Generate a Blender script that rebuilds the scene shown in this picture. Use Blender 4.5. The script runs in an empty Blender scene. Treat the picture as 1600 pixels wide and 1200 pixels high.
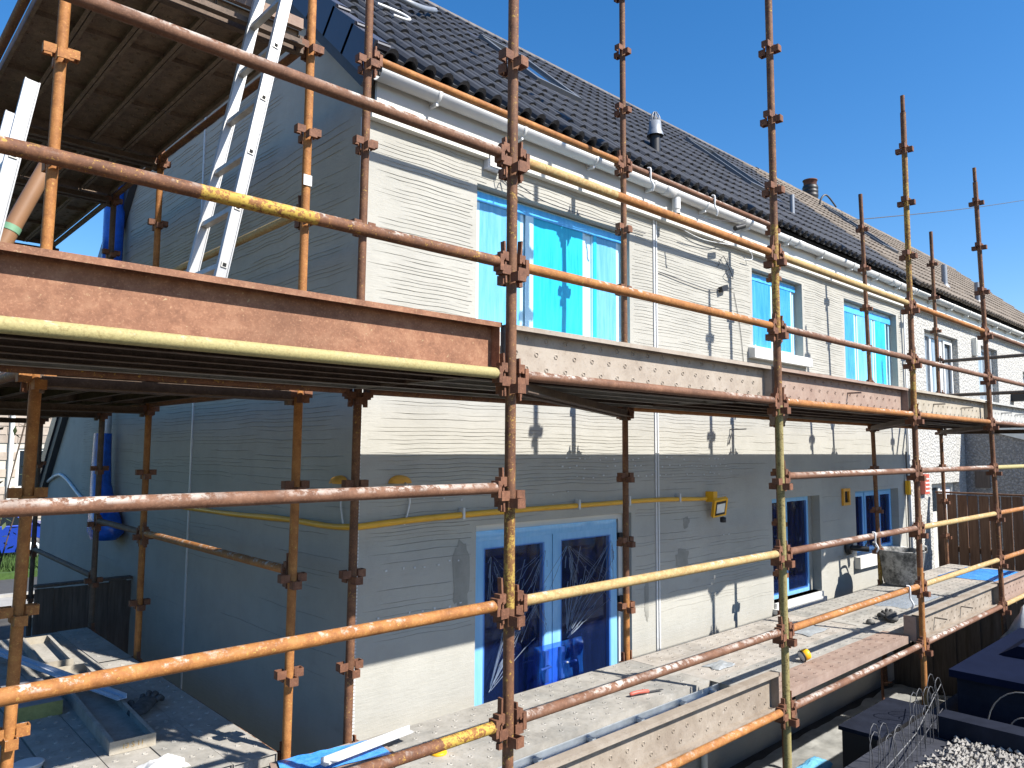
import bpy, math, random
from mathutils import Vector, Matrix, noise as mnoise
random.seed(7)
S = bpy.context.scene
COL = S.collection
R = math.radians

# ------------------------------------------------------------------ camera, sky, sun, exposure
FPX = 1173.34
YAW, PITCH, ROLL, CZ = R(43.0958), R(4.9138), R(0.3937), 1.2047
cam_d = bpy.data.cameras.new('camera'); cam = bpy.data.objects.new('camera', cam_d); COL.objects.link(cam)
cam_d.sensor_width = 36; cam_d.lens = FPX / 1600 * 36; cam_d.clip_start = .05; cam_d.clip_end = 2000
fw = Vector((math.sin(YAW)*math.cos(PITCH), math.cos(YAW)*math.cos(PITCH), math.sin(PITCH)))
rt = Vector((math.cos(YAW), -math.sin(YAW), 0)); up = rt.cross(fw)
c_, s_ = math.cos(ROLL), math.sin(ROLL)
rt2 = rt*c_ + up*s_; up2 = up*c_ - rt*s_
M = Matrix(((rt2.x, up2.x, -fw.x, 0), (rt2.y, up2.y, -fw.y, 0), (rt2.z, up2.z, -fw.z, CZ), (0, 0, 0, 1)))
cam.matrix_world = M
S.camera = cam
S.render.resolution_x, S.render.resolution_y = 1024, 768

SUN = Vector((.33, -1, .967)).normalized()          # towards the sun
w = bpy.data.worlds.new('World'); S.world = w; w.use_nodes = True
nt = w.node_tree; nt.nodes.clear()
sky = nt.nodes.new('ShaderNodeTexSky'); sky.sky_type = 'NISHITA'; sky.sun_disc = False
sky.sun_elevation = math.asin(SUN.z); sky.sun_rotation = math.atan2(SUN.x, SUN.y)
sky.altitude = 0; sky.air_density = 1.0; sky.dust_density = .3; sky.ozone_density = 3.0
bg = nt.nodes.new('ShaderNodeBackground'); bg.inputs[1].default_value = .082
wo = nt.nodes.new('ShaderNodeOutputWorld')
hs = nt.nodes.new('ShaderNodeHueSaturation'); hs.inputs['Saturation'].default_value = 1.33; hs.inputs['Value'].default_value = 1.25
nt.links.new(sky.outputs[0], hs.inputs['Color']); gm = nt.nodes.new('ShaderNodeMix'); gm.data_type = 'RGBA'; gm.blend_type = 'MULTIPLY'; gm.inputs[0].default_value = 1; gm.inputs[7].default_value = (1.06, 1.0, 1.03, 1)
nt.links.new(hs.outputs[0], gm.inputs[6]); nt.links.new(gm.outputs[2], bg.inputs[0]); nt.links.new(bg.outputs[0], wo.inputs[0])
sl = bpy.data.lights.new('sun', 'SUN'); sl.energy = 5.0; sl.angle = R(.53); sl.color = (1, .95, .87)
so = bpy.data.objects.new('sun', sl); COL.objects.link(so); so.location = SUN*40
so.rotation_euler = (-SUN).to_track_quat('-Z', 'Y').to_euler()
S.view_settings.view_transform = 'Standard'; S.view_settings.look = 'None'
S.view_settings.exposure = .92; S.view_settings.gamma = 1; S.view_settings.use_curve_mapping = False
S.render.engine = 'CYCLES'

# ------------------------------------------------------------------ materials
class NT:
    def __init__(s, name):
        s.m = bpy.data.materials.new(name); s.m.use_nodes = True
        s.t = s.m.node_tree; s.b = s.t.nodes['Principled BSDF']; s.out = s.t.nodes['Material Output']
    def n(s, typ, **kw):
        x = s.t.nodes.new(typ)
        for k, v in kw.items(): setattr(x, k, v)
        return x
    def l(s, a, b): s.t.links.new(a, b)
    def coord(s, scale=(1, 1, 1), rnd=True, world=False):
        if world:
            g = s.n('ShaderNodeNewGeometry'); o = g.outputs['Position']
        else:
            tc = s.n('ShaderNodeTexCoord'); o = tc.outputs['Object']
        mp = s.n('ShaderNodeMapping'); mp.inputs['Scale'].default_value = scale
        if rnd:
            oi = s.n('ShaderNodeObjectInfo'); ml = s.n('ShaderNodeMath', operation='MULTIPLY'); ml.inputs[1].default_value = 37.
            s.l(oi.outputs['Random'], ml.inputs[0]); ad = s.n('ShaderNodeVectorMath', operation='ADD')
            s.l(o, ad.inputs[0]); s.l(ml.outputs[0], ad.inputs[1]); o = ad.outputs[0]
        s.l(o, mp.inputs[0]); return mp.outputs[0]
    def noise(s, vec, scale, detail=4, rough=.6):
        x = s.n('ShaderNodeTexNoise'); x.inputs['Scale'].default_value = scale; x.inputs['Detail'].default_value = detail
        x.inputs['Roughness'].default_value = rough; s.l(vec, x.inputs['Vector']); return x.outputs['Fac']
    def ramp(s, fac, stops):
        x = s.n('ShaderNodeValToRGB'); e = x.color_ramp.elements
        while len(e) < len(stops): e.new(.5)
        for i, (p, c) in enumerate(stops):
            e[i].position = p; e[i].color = (*c, 1) if len(c) == 3 else c
        s.l(fac, x.inputs[0]); return x.outputs[0]
    def mask(s, fac, a, b):
        x = s.n('ShaderNodeMapRange'); x.inputs[1].default_value = a; x.inputs[2].default_value = b
        s.l(fac, x.inputs[0]); return x.outputs[0]
    def mul(s, a, b):
        x = s.n('ShaderNodeMath', operation='MULTIPLY'); s.l(a, x.inputs[0])
        if isinstance(b, (int, float)): x.inputs[1].default_value = b
        else: s.l(b, x.inputs[1])
        return x.outputs[0]
    def mix(s, fac, a, b):
        x = s.n('ShaderNodeMix', data_type='RGBA')
        if isinstance(fac, (int, float)): x.inputs[0].default_value = fac
        else: s.l(fac, x.inputs[0])
        for v, i in ((a, 6), (b, 7)):
            if isinstance(v, tuple): x.inputs[i].default_value = (*v, 1)
            else: s.l(v, x.inputs[i])
        return x.outputs[2]
    def bump(s, h, strength=.3, dist=.01):
        x = s.n('ShaderNodeBump'); x.inputs['Strength'].default_value = strength; x.inputs['Distance'].default_value = dist
        s.l(h, x.inputs['Height']); s.l(x.outputs[0], s.b.inputs['Normal'])
    def fin(s, col, rough=.6, metal=0., spec=.5):
        if isinstance(col, tuple): s.b.inputs['Base Color'].default_value = (*col, 1)
        else: s.l(col, s.b.inputs['Base Color'])
        if isinstance(rough, (int, float)): s.b.inputs['Roughness'].default_value = rough
        else: s.l(rough, s.b.inputs['Roughness'])
        s.b.inputs['Metallic'].default_value = metal; s.b.inputs['Specular IOR Level'].default_value = spec
        return s.m

def plain(name, col, rough=.6, metal=0., var=.12, scale=9., bump=.0, spec=.5):
    k = NT(name); v = k.coord()
    f = k.noise(v, scale, 5, .65)
    lo = tuple(c*(1-var) for c in col); hi = tuple(min(1, c*(1+var)) for c in col)
    c = k.ramp(f, [(.3, lo), (.7, hi)])
    if bump: k.bump(k.noise(v, scale*7, 3), bump, .004)
    return k.fin(c, rough, metal, spec)

def rust(name, dark, mid, bright, paint=None, amt=.5, splash=0.):
    k = NT(name); v = k.coord()
    f1 = k.noise(v, 16, 8, .72); f2 = k.noise(v, 3.1, 3, .5)
    c = k.ramp(f1, [(.30, dark), (.5, mid), (.68, bright)])
    c = k.mix(k.mul(k.mask(f2, .35, .7), .6), c, tuple(x*.55 for x in mid))
    fine = k.noise(v, 120, 3, .7)
    c = k.mix(k.mul(k.mask(fine, .52, .7), .35), c, tuple(min(1, x*1.5) for x in bright))
    if paint:
        f3 = k.noise(v, 15, 9, .78)
        f6 = k.noise(v, 60, 4, .8); sm = k.n('ShaderNodeMath', operation='MULTIPLY_ADD'); k.l(f6, sm.inputs[0]); sm.inputs[1].default_value = .7; k.l(k.mul(f3, .65), sm.inputs[2])
        c = k.mix(k.mask(sm.outputs[0], 1.175-amt-.012+(amt-.5)*.55, 1.175-amt+.012+(amt-.5)*.55), c, k.ramp(fine, [(.3, tuple(x*.7 for x in paint)), (.7, paint)]))
    if splash:
        g = k.n('ShaderNodeNewGeometry'); sx = k.n('ShaderNodeSeparateXYZ'); k.l(g.outputs['Normal'], sx.inputs[0])
        f4 = k.noise(v, 22, 8, .75); f5 = k.noise(v, 2.0, 2, .5)
        mm = k.mul(k.mul(k.mask(f4, .58 - .1*splash, .66 - .1*splash), k.mask(sx.outputs[2], .0, .6)), k.mask(f5, .4, .6))
        c = k.mix(mm, c, (.50, .46, .41))
    k.bump(k.noise(v, 70, 5, .7), .35, .004)
    return k.fin(c, .72, 0, .35)

m_rust = rust('rusty_tube', (.08, .035, .019), (.155, .067, .034), (.25, .115, .052), (.42, .25, .05), .22, .5)
m_rust_v = rust('rusty_upright', (.075, .034, .019), (.145, .065, .034), (.23, .11, .052), (.40, .25, .06), .20, 0)
m_rust_red = rust('rusty_red_tube', (.10, .046, .026), (.165, .078, .044), (.24, .124, .074), None, 0, 1.2)
m_rust_orange = rust('orange_rusty_tube', (.20, .075, .022), (.33, .135, .038), (.44, .20, .06), (.46, .28, .07), .16, .5)
m_rust_yellow = rust('flaking_yellow_tube', (.11, .05, .02), (.20, .09, .03), (.28, .14, .045), (.40, .27, .06), .44, .0)
m_flake = rust('heavily_flaking_yellow_tube', (.12, .05, .02), (.24, .10, .03), (.34, .16, .045), (.50, .33, .06), .53, .6)
m_olive = rust('olive_painted_tube', (.22, .17, .07), (.33, .27, .11), (.40, .33, .15), (.40, .34, .15), .7, .2)
m_olive_d = rust('dull_olive_tube', (.10, .06, .025), (.19, .145, .055), (.27, .22, .09), (.30, .25, .10), .6, 0)
m_ochre = rust('ochre_painted_tube', (.30, .17, .06), (.40, .25, .10), (.48, .33, .15), (.46, .34, .15), .5, .5)
m_clamp = rust('rusty_fitting', (.085, .037, .022), (.155, .067, .037), (.25, .115, .062), None, 0, 0)
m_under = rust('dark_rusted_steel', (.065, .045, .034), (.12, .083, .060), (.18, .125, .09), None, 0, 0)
m_under_bounce = rust('bounce_toned_underside', (.12, .085, .06), (.21, .15, .105), (.29, .21, .15), None, 0, 0)  # lighter copy of the underside rust, standing in for bounced light
m_toe_rust = rust('orange_brown_rusted_plate', (.15, .065, .036), (.25, .115, .064), (.34, .18, .105), (.36, .25, .14), .12, 0)

def dusty(name, a, b, c3, stain=(.22, .22, .21), amt=.5):
    k = NT(name); v = k.coord()
    f = k.noise(v, 7, 7, .7); c = k.ramp(f, [(.28, a), (.5, b), (.72, c3)])
    g = k.noise(v, 2.2, 4, .6); c = k.mix(k.mul(k.mask(g, .5, .72), amt), c, stain)
    h = k.noise(v, 55, 4, .7); c = k.mix(k.mul(k.mask(h, .56, .68), .35), c, tuple(x*.5 for x in a))
    q = k.noise(v, 15, 6, .75); c = k.mix(k.mask(q, .66, .72), c, (.46, .44, .40))
    k.bump(h, .3, .004)
    return k.fin(c, .85, 0, .25)
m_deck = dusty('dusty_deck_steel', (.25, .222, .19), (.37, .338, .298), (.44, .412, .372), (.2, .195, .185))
m_deck2 = dusty('cement_dusted_deck_steel', (0.218, 0.207, 0.187), (0.320, 0.304, 0.273), (0.406, 0.390, 0.359), (0.156, 0.164, 0.164), .6)
m_deck_grey = dusty('grey_deck_steel', (.25, .235, .205), (.345, .325, .29), (.43, .405, .37), (.19, .19, .185), .4)
m_toe_beige = dusty('beige_plate', (0.250, 0.206, 0.167), (0.329, 0.281, 0.232), (0.374, 0.330, 0.281), (0.237, 0.189, 0.154), .4)
m_toe_dull = dusty('dull_brown_plate', (0.208, 0.170, 0.132), (0.288, 0.243, 0.195), (0.352, 0.307, 0.256), (0.189, 0.148, 0.113), .5)
m_toe_pink = dusty('pinkish_brown_plate', (0.226, 0.154, 0.124), (0.290, 0.209, 0.168), (0.344, 0.262, 0.216), (0.190, 0.139, 0.113), .5)
m_toe_cream = dusty('cream_plate', (0.280, 0.244, 0.193), (0.351, 0.314, 0.252), (0.397, 0.366, 0.310), (0.250, 0.219, 0.178), .3)
m_toe_grey = dusty('pale_grey_plate', (0.296, 0.296, 0.281), (0.390, 0.390, 0.374), (0.468, 0.468, 0.452), (0.234, 0.234, 0.234), .3)
m_galv = plain('galvanised_steel', (.50, .53, .55), .45, .55, .15, 14)
m_alu = NT('aluminium'); _v = m_alu.coord((60, 60, 4))
m_alu.bump(m_alu.noise(_v, 3, 3), .12, .002)
m_alu = m_alu.fin(m_alu.ramp(m_alu.noise(m_alu.coord(), 5, 6, .7), [(.3, (.30, .30, .30)), (.7, (.44, .44, .44))]), .45, .25, .5)
m_rung = plain('worn_aluminium_rung', (.42, .41, .38), .5, .6, .2, 12)
m_black = plain('black_plastic', (.012, .012, .014), .5)
m_hole = plain('dark_hollow', (.01, .01, .01), .9)
m_white = plain('white_upvc', (.66, .66, .645), .32, 0, .05, 3)
m_white_d = plain('weathered_white_plastic', (.66, .66, .61), .4, 0, .12, 4)
m_ivory = plain('ivory_painted_board', (.61, .60, .55), .5, 0, .06, 3)
m_sill = plain('white_painted_sill', (.62, .615, .59), .6, 0, .07, 7)
m_bead = plain('white_plastic_bead', (.55, .56, .57), .45, 0, .08, 20)
m_conduit = plain('yellow_cable_sleeve', (.70, .37, .025), .45, 0, .1, 6)
m_yellow = plain('yellow_plastic', (.82, .42, .012), .4, 0, .06, 6)
m_orange = plain('orange_tape', (.72, .33, .03), .5, 0, .2, 10)
m_red = plain('red_plastic', (.45, .10, .07), .5)
m_wire = plain('grey_wire', (.07, .07, .075), .5)
m_wire_w = plain('white_cable', (.62, .63, .64), .45)
m_steelw = plain('thin_bright_wire', (.35, .34, .32), .4, .6)

def wallmat():
    k = NT('basecoat_render'); v = k.coord(rnd=False)
    f = k.noise(v, 1.3, 6, .65); f2 = k.noise(v, 9, 6, .7)
    c = k.ramp(f, [(.3, (.335, .327, .295)), (.55, (.385, .376, .34)), (.75, (.41, .402, .365))])
    c = k.mix(k.mul(k.mask(f2, .5, .75), .35), c, (.305, .295, .258))
    v3 = k.coord((1.0, 1, 4.5), rnd=False)
    f3 = k.noise(v3, 2.2, 6, .7); c = k.mix(k.mul(k.mask(f3, .58, .72), .45), c, (.285, .278, .248))
    g = k.noise(k.coord((3, 3, 30), rnd=False), 1.6, 5, .7)
    h = k.n('ShaderNodeMath', operation='ADD'); k.l(k.mul(g, .7), h.inputs[0]); k.l(k.mul(k.noise(v, 40, 5, .7), .5), h.inputs[1])
    k.bump(h.outputs[0], .5, .008)
    return k.fin(c, .9, 0, .2)
m_wall = wallmat()
m_ridge = plain('shade_toned_render_ridge', (.29, .28, .245), .9, 0, .12, 12)  # coloured darker than the wall to paint in the ridges' shade
m_patch = plain('darker_render_patch', (.25, .245, .22), .92, 0, .15, 9, .3)
m_reveal = plain('skimmed_reveal', (.55, .55, .53), .85, 0, .12, 5, .3)

def rough_cast(name, lo, hi):
    k = NT(name); v = k.coord(rnd=False)
    x = k.n('ShaderNodeTexVoronoi'); x.inputs['Scale'].default_value = 26; k.l(v, x.inputs['Vector'])
    c = k.ramp(k.noise(v, 60, 3, .7), [(.35, lo), (.62, hi)])
    c = k.mix(k.mul(k.mask(x.outputs['Distance'], .32, .6), .5), c, tuple(z*.6 for z in lo))
    k.bump(x.outputs['Distance'], -.9 if False else .9, .02)
    return k.fin(c, .9, 0, .2)
m_roughcast = rough_cast('white_roughcast', (.36, .355, .335), (.58, .575, .55))
m_roughcast2 = rough_cast('grey_roughcast', (.20, .20, .20), (.38, .38, .375))

k_ = NT('charcoal_concrete_tile'); v_ = k_.coord(); oi_ = k_.n('ShaderNodeObjectInfo')
c_t = k_.ramp(k_.noise(v_, 5, 6, .7), [(.3, (.026, .027, .030)), (.7, (.044, .045, .050))])
c_t = k_.mix(k_.mul(oi_.outputs['Random'], .45), c_t, (.050, .051, .056))
c_t = k_.mix(k_.mul(k_.mask(k_.noise(v_, 26, 5, .75), .62, .70), .5), c_t, (.16, .155, .145))
k_.bump(k_.noise(v_, 40, 4), .15, .004); m_tile = k_.fin(c_t, .52, 0, .5)
m_tile_br = plain('weathered_brown_tile', (.185, .155, .125), .85, 0, .3, 3, .3, .25)
m_ridge_t = plain('grey_ridge_tile', (.12, .105, .095), .7, 0, .25, 6)
m_verge = plain('charcoal_verge_cap', (.055, .06, .085), .4, 0, .08, 5)
m_felt = plain('roof_underlay', (.03, .03, .032), .9)
m_lead = plain('grey_flashing', (.24, .26, .29), .5, .3, .1, 6)
m_skyframe = plain('grey_roof_window_frame', (.11, .12, .135), .5, .1, .1, 6)
m_soffit = plain('dark_bargeboard', (.045, .045, .05), .6)

def film(name, lo, hi, trans, rough=.18, tint=(.3, .55, 1)):
    k = NT(name); v = k.coord((26, 26, 2.2))
    f = k.noise(v, 1.0, 6, .7); f2 = k.noise(k.coord(), 3, 3, .5)
    c = k.ramp(f, [(.33, lo), (.66, hi)])
    c = k.mix(k.mul(k.mask(f2, .45, .65), .4), c, hi)
    k.bump(k.noise(k.coord((30, 30, 6)), 1, 5, .7), .45, .01)
    m = k.fin(c, rough, 0, .6)
    if trans > 0:
        t = k.n('ShaderNodeBsdfTransparent'); t.inputs[0].default_value = (*tint, 1)
        mx = k.n('ShaderNodeMixShader'); mx.inputs[0].default_value = trans
        k.l(k.b.outputs[0], mx.inputs[1]); k.l(t.outputs[0], mx.inputs[2]); k.l(mx.outputs[0], k.out.inputs[0])
    return m
m_film = film('cyan_protective_film', (.015, .48, .84), (.05, .66, .97), .28, .18, (.10, .80, 1))
m_film_lt = film('pale_blue_protective_film', (.13, .47, .83), (.24, .60, .90), .28, .18, (.42, .82, 1))
m_film_mid = film('blue_protective_film', (.03, .30, .72), (.10, .48, .86), .28, .18, (.20, .62, 1))
m_film_dk = film('clear_blue_film', (.004, .006, .05), (.010, .024, .13), .76, .08, (.6, .72, .98))
m_crease = film('film_crease', (.30, .38, .50), (.55, .62, .72), .55, .15, (.9, .95, 1))
m_tape = film('blue_masking_film', (.05, .35, .80), (.10, .47, .90), .0, .25)
m_tape_pale = film('pale_blue_taped_frame', (.42, .70, .86), (.55, .80, .92), .0, .3)
m_tape_door = film('blue_taped_door_frame', (.17, .42, .70), (.24, .50, .78), .0, .22)
k_ = NT('window_glass'); k_.b.inputs['Base Color'].default_value = (.02, .03, .04, 1)
m_glass = k_.fin((.015, .022, .03), .03, 0, .8)
k_ = NT('clear_window_glass'); k_.fin((.02, .03, .04), .03, 0, .8); t_ = k_.n('ShaderNodeBsdfTransparent'); t_.inputs[0].default_value = (.9, .95, .96, 1); mx_ = k_.n('ShaderNodeMixShader'); mx_.inputs[0].default_value = .85
k_.l(k_.b.outputs[0], mx_.inputs[1]); k_.l(t_.outputs[0], mx_.inputs[2]); k_.l(mx_.outputs[0], k_.out.inputs[0]); m_clear = k_.m
m_curtain = plain('pale_curtain', (.72, .74, .76), .8, 0, .2, 6)
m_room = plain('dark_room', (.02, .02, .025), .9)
m_ply = plain('blue_plastic_wrap', (.012, .10, .48), .2, 0, .35, 8, .5)
m_ply_rough = film('blue_sheet', (.03, .22, .70), (.10, .38, .85), .0, .2)
m_rag = plain('white_cloth', (.62, .62, .62), .8, 0, .05, 8)
m_wood_fence = NT('brown_stained_timber'); _v = m_wood_fence.coord((14, 14, 1.2))
m_wood_fence = m_wood_fence.fin(m_wood_fence.ramp(m_wood_fence.noise(_v, 2.2, 6, .7), [(.3, (.10, .050, .028)), (.7, (.21, .115, .066))]), .8, 0, .3)
m_wood_dark = NT('dark_stained_timber'); _v = m_wood_dark.coord((14, 14, 1.2))
m_wood_dark = m_wood_dark.fin(m_wood_dark.ramp(m_wood_dark.noise(_v, 2.2, 6, .7), [(.3, (.07, .055, .046)), (.7, (.15, .12, .10))]), .8, 0, .3)
def rubber():
    k = NT('cement_caked_rubber'); v = k.coord()
    f = k.noise(v, 9, 8, .75)
    return k.fin(k.ramp(f, [(.34, (.02, .02, .022)), (.46, (.14, .14, .135)), (.56, (.33, .325, .31)), (.72, (.47, .46, .44))]), .8, 0, .3)
m_bucket = rubber()
m_cement = plain('wet_mortar', (.12, .115, .105), .6, 0, .2, 12, .4)
m_glove = plain('black_grey_glove', (.07, .07, .07), .85, 0, .5, 30)
m_lid_shade = plain('shade_dark_lid', (.008, .012, .030), .85, 0, .15, 4, 0, .03)  # near-black blue stands in for shade over the garden box
m_slab = plain('shade_dark_slab_and_roof', (.045, .048, .06), .8, 0, .3, 5, .3, .1)  # terrace colour darkened in place of shade; also roofs the lean-to
m_darkwall = plain('shade_dark_block', (.016, .019, .030), .85, 0, .25, 6, .3, .05)  # box body and edging: shade put into the base colour
m_membrane = plain('crumpled_grey_sheeting', (.30, .30, .285), .45, 0, .3, 6, .6)
m_ground = plain('dark_soil_ground', (.06, .055, .048), .95, 0, .4, 2.5, .4)
m_stone = plain('pale_gravel', (.30, .28, .25), .9, 0, .35, 18)
m_tarp = plain('grey_tarpaulin', (.36, .37, .38), .4, 0, .25, 7, .4)
m_asphalt = plain('asphalt', (.055, .055, .056), .95, 0, .2, 8, .3)
m_pave = plain('pavement_concrete', (.32, .31, .29), .9, 0, .15, 4)
m_grass = plain('lawn_green', (.045, .09, .018), .95, 0, .4, 10, .5)
m_leaf = plain('leaf_green', (.06, .085, .025), .7, 0, .4, 4)
m_bark = plain('brown_bark', (.09, .065, .045), .9)
m_brick = plain('pinkish_stone_block', (.36, .30, .25), .9, 0, .3, 1.2, .3)
m_mortar = plain('pale_mortar', (.50, .46, .40), .95)
m_car = plain('blue_car_paint', (.015, .05, .33), .2, .2, .05)
m_insul = plain('yellow_green_insulation', (.26, .25, .09), .9, 0, .25, 25)
m_board_dk = plain('grey_insulation_skin', (.22, .22, .23), .7, 0, .15, 6)
m_prof = plain('grey_blue_trim', (.50, .55, .64), .35, .2, .08, 9)
m_tan = plain('tan_plastic_pipe', (.24, .125, .06), .5, 0, .1, 5)
m_green = plain('green_cord', (.15, .30, .18), .6)
m_lens = plain('floodlight_lens', (.75, .75, .72), .15)
m_alarm = plain('blueish_white_box', (.58, .61, .68), .35)

# ------------------------------------------------------------------ mesh helpers
class MB:
    def __init__(s): s.v = []; s.f = []; s.sm = []
    def add(s, vs, fs, smooth=False):
        o = len(s.v); s.v.extend([tuple(x) for x in vs]); s.f.extend([tuple(i+o for i in q) for q in fs]); s.sm.extend([smooth]*len(fs)); return s
    def box(s, x0, x1, y0, y1, z0, z1):
        return s.add([(x0, y0, z0), (x1, y0, z0), (x1, y1, z0), (x0, y1, z0), (x0, y0, z1), (x1, y0, z1), (x1, y1, z1), (x0, y1, z1)],
              [(0, 3, 2, 1), (4, 5, 6, 7), (0, 1, 5, 4), (1, 2, 6, 5), (2, 3, 7, 6), (3, 0, 4, 7)])
    def obox(s, c, ax, ay, az, hx, hy, hz):
        c = Vector(c); vs = []
        for k in (-1, 1):
            for (i, j) in ((-1, -1), (1, -1), (1, 1), (-1, 1)): vs.append(c + ax*(i*hx) + ay*(j*hy) + az*(k*hz))
        return s.add(vs, [(0, 3, 2, 1), (4, 5, 6, 7), (0, 1, 5, 4), (1, 2, 6, 5), (2, 3, 7, 6), (3, 0, 4, 7)])
    def tube(s, pts, r, n=10, cap=True, closed=False):
        pts = [Vector(p) for p in pts]; rs = r if isinstance(r, (list, tuple)) else [r]*len(pts)
        vs = []; fs = []; prev = None; m = len(pts)
        for i, p in enumerate(pts):
            a = pts[i-1] if i > 0 else (pts[-1] if closed else p); b = pts[i+1] if i < m-1 else (pts[0] if closed else p)
            t = (b-a).normalized()
            if prev is None:
                u = t.cross(Vector((0, 0, 1)));
                if u.length < .05: u = t.cross(Vector((1, 0, 0)))
                u.normalize()
            else:
                u = (prev - t*prev.dot(t)).normalized()
            prev = u; q = t.cross(u)
            for j in range(n):
                an = 2*math.pi*j/n; vs.append(p + (u*math.cos(an) + q*math.sin(an))*rs[i])
        L = m if closed else m-1
        for i in range(L):
            i2 = (i+1) % m
            for j in range(n):
                fs.append((i*n+j, i*n+(j+1) % n, i2*n+(j+1) % n, i2*n+j))
        s.add(vs, fs, True)
        if cap and not closed:
            o = len(s.v)
            s.add([vs[j] for j in range(n)], [tuple(range(n-1, -1, -1))]); s.add([vs[(m-1)*n+j] for j in range(n)], [tuple(range(n))])
        return s
    def hollow(s, p0, p1, r, n=14, wall=.004):      # a tube with open ends
        p0, p1 = Vector(p0), Vector(p1); t = (p1-p0).normalized(); u = t.cross(Vector((0, 0, 1)))
        if u.length < .05: u = t.cross(Vector((1, 0, 0)))
        u.normalize(); q = t.cross(u); ring = []
        for (p, rr) in ((p0, r), (p1, r), (p1, r-wall), (p0, r-wall)):
            ring.append([p + (u*math.cos(2*math.pi*j/n) + q*math.sin(2*math.pi*j/n))*rr for j in range(n)])
        vs = [x for g in ring for x in g]; fs = []
        for a in range(4):
            b = (a+1) % 4
            for j in range(n): fs.append((a*n+j, a*n+(j+1) % n, b*n+(j+1) % n, b*n+j))
        s.add(vs[:2*n], fs[:n], True)
        s.add(vs[2*n:], [tuple(i-2*n for i in f) for f in fs[2*n:3*n]], True)
        for (a, b) in ((1, 2), (3, 0)): s.add(ring[a] + ring[b], [(j, (j+1) % n, n+(j+1) % n, n+j) for j in range(n)])
        return s
    def lathe(s, prof, n=16, c=(0, 0, 0), axis='z', smooth=True):
        vs = []; fs = []; c = Vector(c)
        for (r, h) in prof:
            for j in range(n):
                a = 2*math.pi*j/n; x, y = r*math.cos(a), r*math.sin(a)
                vs.append(c + Vector({'z': (x, y, h), 'y': (x, h, y), 'x': (h, x, y)}[axis]))
        for i in range(len(prof)-1):
            for j in range(n): fs.append((i*n+j, i*n+(j+1) % n, (i+1)*n+(j+1) % n, (i+1)*n+j))
        return s.add(vs, fs, smooth)
    def prism(s, poly, a, b, axis):        # polygon in the two other axes, swept from a to b
        n = len(poly)
        def P(p, t): return {'x': (t, p[0], p[1]), 'y': (p[0], t, p[1]), 'z': (p[0], p[1], t)}[axis]
        vs = [P(p, a) for p in poly] + [P(p, b) for p in poly]
        fs = [tuple(range(n-1, -1, -1)), tuple(range(n, 2*n))] + [(i, (i+1) % n, n+(i+1) % n, n+i) for i in range(n)]
        return s.add(vs, fs)
    def mesh(s, name, off=(0, 0, 0)):
        me = bpy.data.meshes.new(name)
        o = Vector(off)
        me.from_pydata([(v[0]-o.x, v[1]-o.y, v[2]-o.z) for v in s.v], [], s.f)
        if any(s.sm): me.polygons.foreach_set('use_smooth', s.sm)
        me.update(); return me

WL = {}
def tag(o, label=None, cat=None, group=None, kind=None):
    for k, v in (('label', label), ('category', cat), ('group', group), ('kind', kind)):
        if v: o[k] = v
    return o
def link(o, loc, parent):
    COL.objects.link(o); loc = Vector(loc); WL[o.name] = loc
    if parent is not None:
        o.parent = parent; o.location = loc - WL[parent.name]
    else: o.location = loc
    return o
def put(name, mb, mat, parent=None, loc=None, label=None, cat=None, group=None, kind=None):
    """mb in world coordinates; the object's origin goes to loc (default: base of its bounds)."""
    if loc is None:
        xs = [v[0] for v in mb.v]; ys = [v[1] for v in mb.v]; zs = [v[2] for v in mb.v]
        loc = ((min(xs)+max(xs))/2, (min(ys)+max(ys))/2, min(zs))
    me = mb.mesh(name, loc); me.materials.append(mat)
    o = bpy.data.objects.new(name, me); link(o, loc, parent)
    return tag(o, label, cat, group, kind)
def inst(name, me, mat, parent, loc, rot=None):
    o = bpy.data.objects.new(name, me)
    if not me.materials: me.materials.append(mat)
    link(o, loc, parent)
    o.material_slots[0].link = 'OBJECT'; o.material_slots[0].material = mat
    if rot is not None:
        if isinstance(rot, Matrix): o.rotation_euler = rot.to_euler()
        else: o.rotation_euler = rot
    return o
def thing(name, loc, label, cat, group=None):
    o = bpy.data.objects.new(name, None); o.empty_display_size = .1
    link(o, loc, None); return tag(o, label, cat, group)
def bez(p, n=16):      # catmull-rom through points
    p = [Vector(q) for q in p]; out = []
    for i in range(len(p)-1):
        a = p[max(i-1, 0)]; b = p[i]; c = p[i+1]; d = p[min(i+2, len(p)-1)]
        for k in range(n):
            t = k/n; out.append(.5*((2*b) + (c-a)*t + (2*a-5*b+4*c-d)*t*t + (3*b-a-3*c+d)*t**3))
    out.append(p[-1]); return out

# ------------------------------------------------------------------ the setting
GZ = -1.9
mb = MB(); mb.add([(-60, -60, GZ), (120, -60, GZ), (120, 16.5, GZ), (-60, 16.5, GZ)], [(0, 1, 2, 3)])
put('ground', mb, m_ground, loc=(0, 0, GZ), kind='structure')
mb = MB(); mb.add([(-60, 16.5, GZ+.004), (120, 16.5, GZ+.004), (120, 18.5, GZ+.004), (-60, 18.5, GZ+.004)], [(0, 1, 2, 3)])
mb.box(-60, 120, 18.5, 18.62, GZ-.2, GZ+.06)
put('pavement', mb, m_pave, loc=(0, 17, GZ), kind='structure')
mb = MB(); mb.add([(-60, 18.62, GZ-.05), (120, 18.62, GZ-.05), (120, 21.4, GZ-.05), (-60, 21.4, GZ-.05)], [(0, 1, 2, 3)])
put('road', mb, m_asphalt, loc=(0, 20, GZ-.05), kind='structure')
mb = MB()
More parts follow.
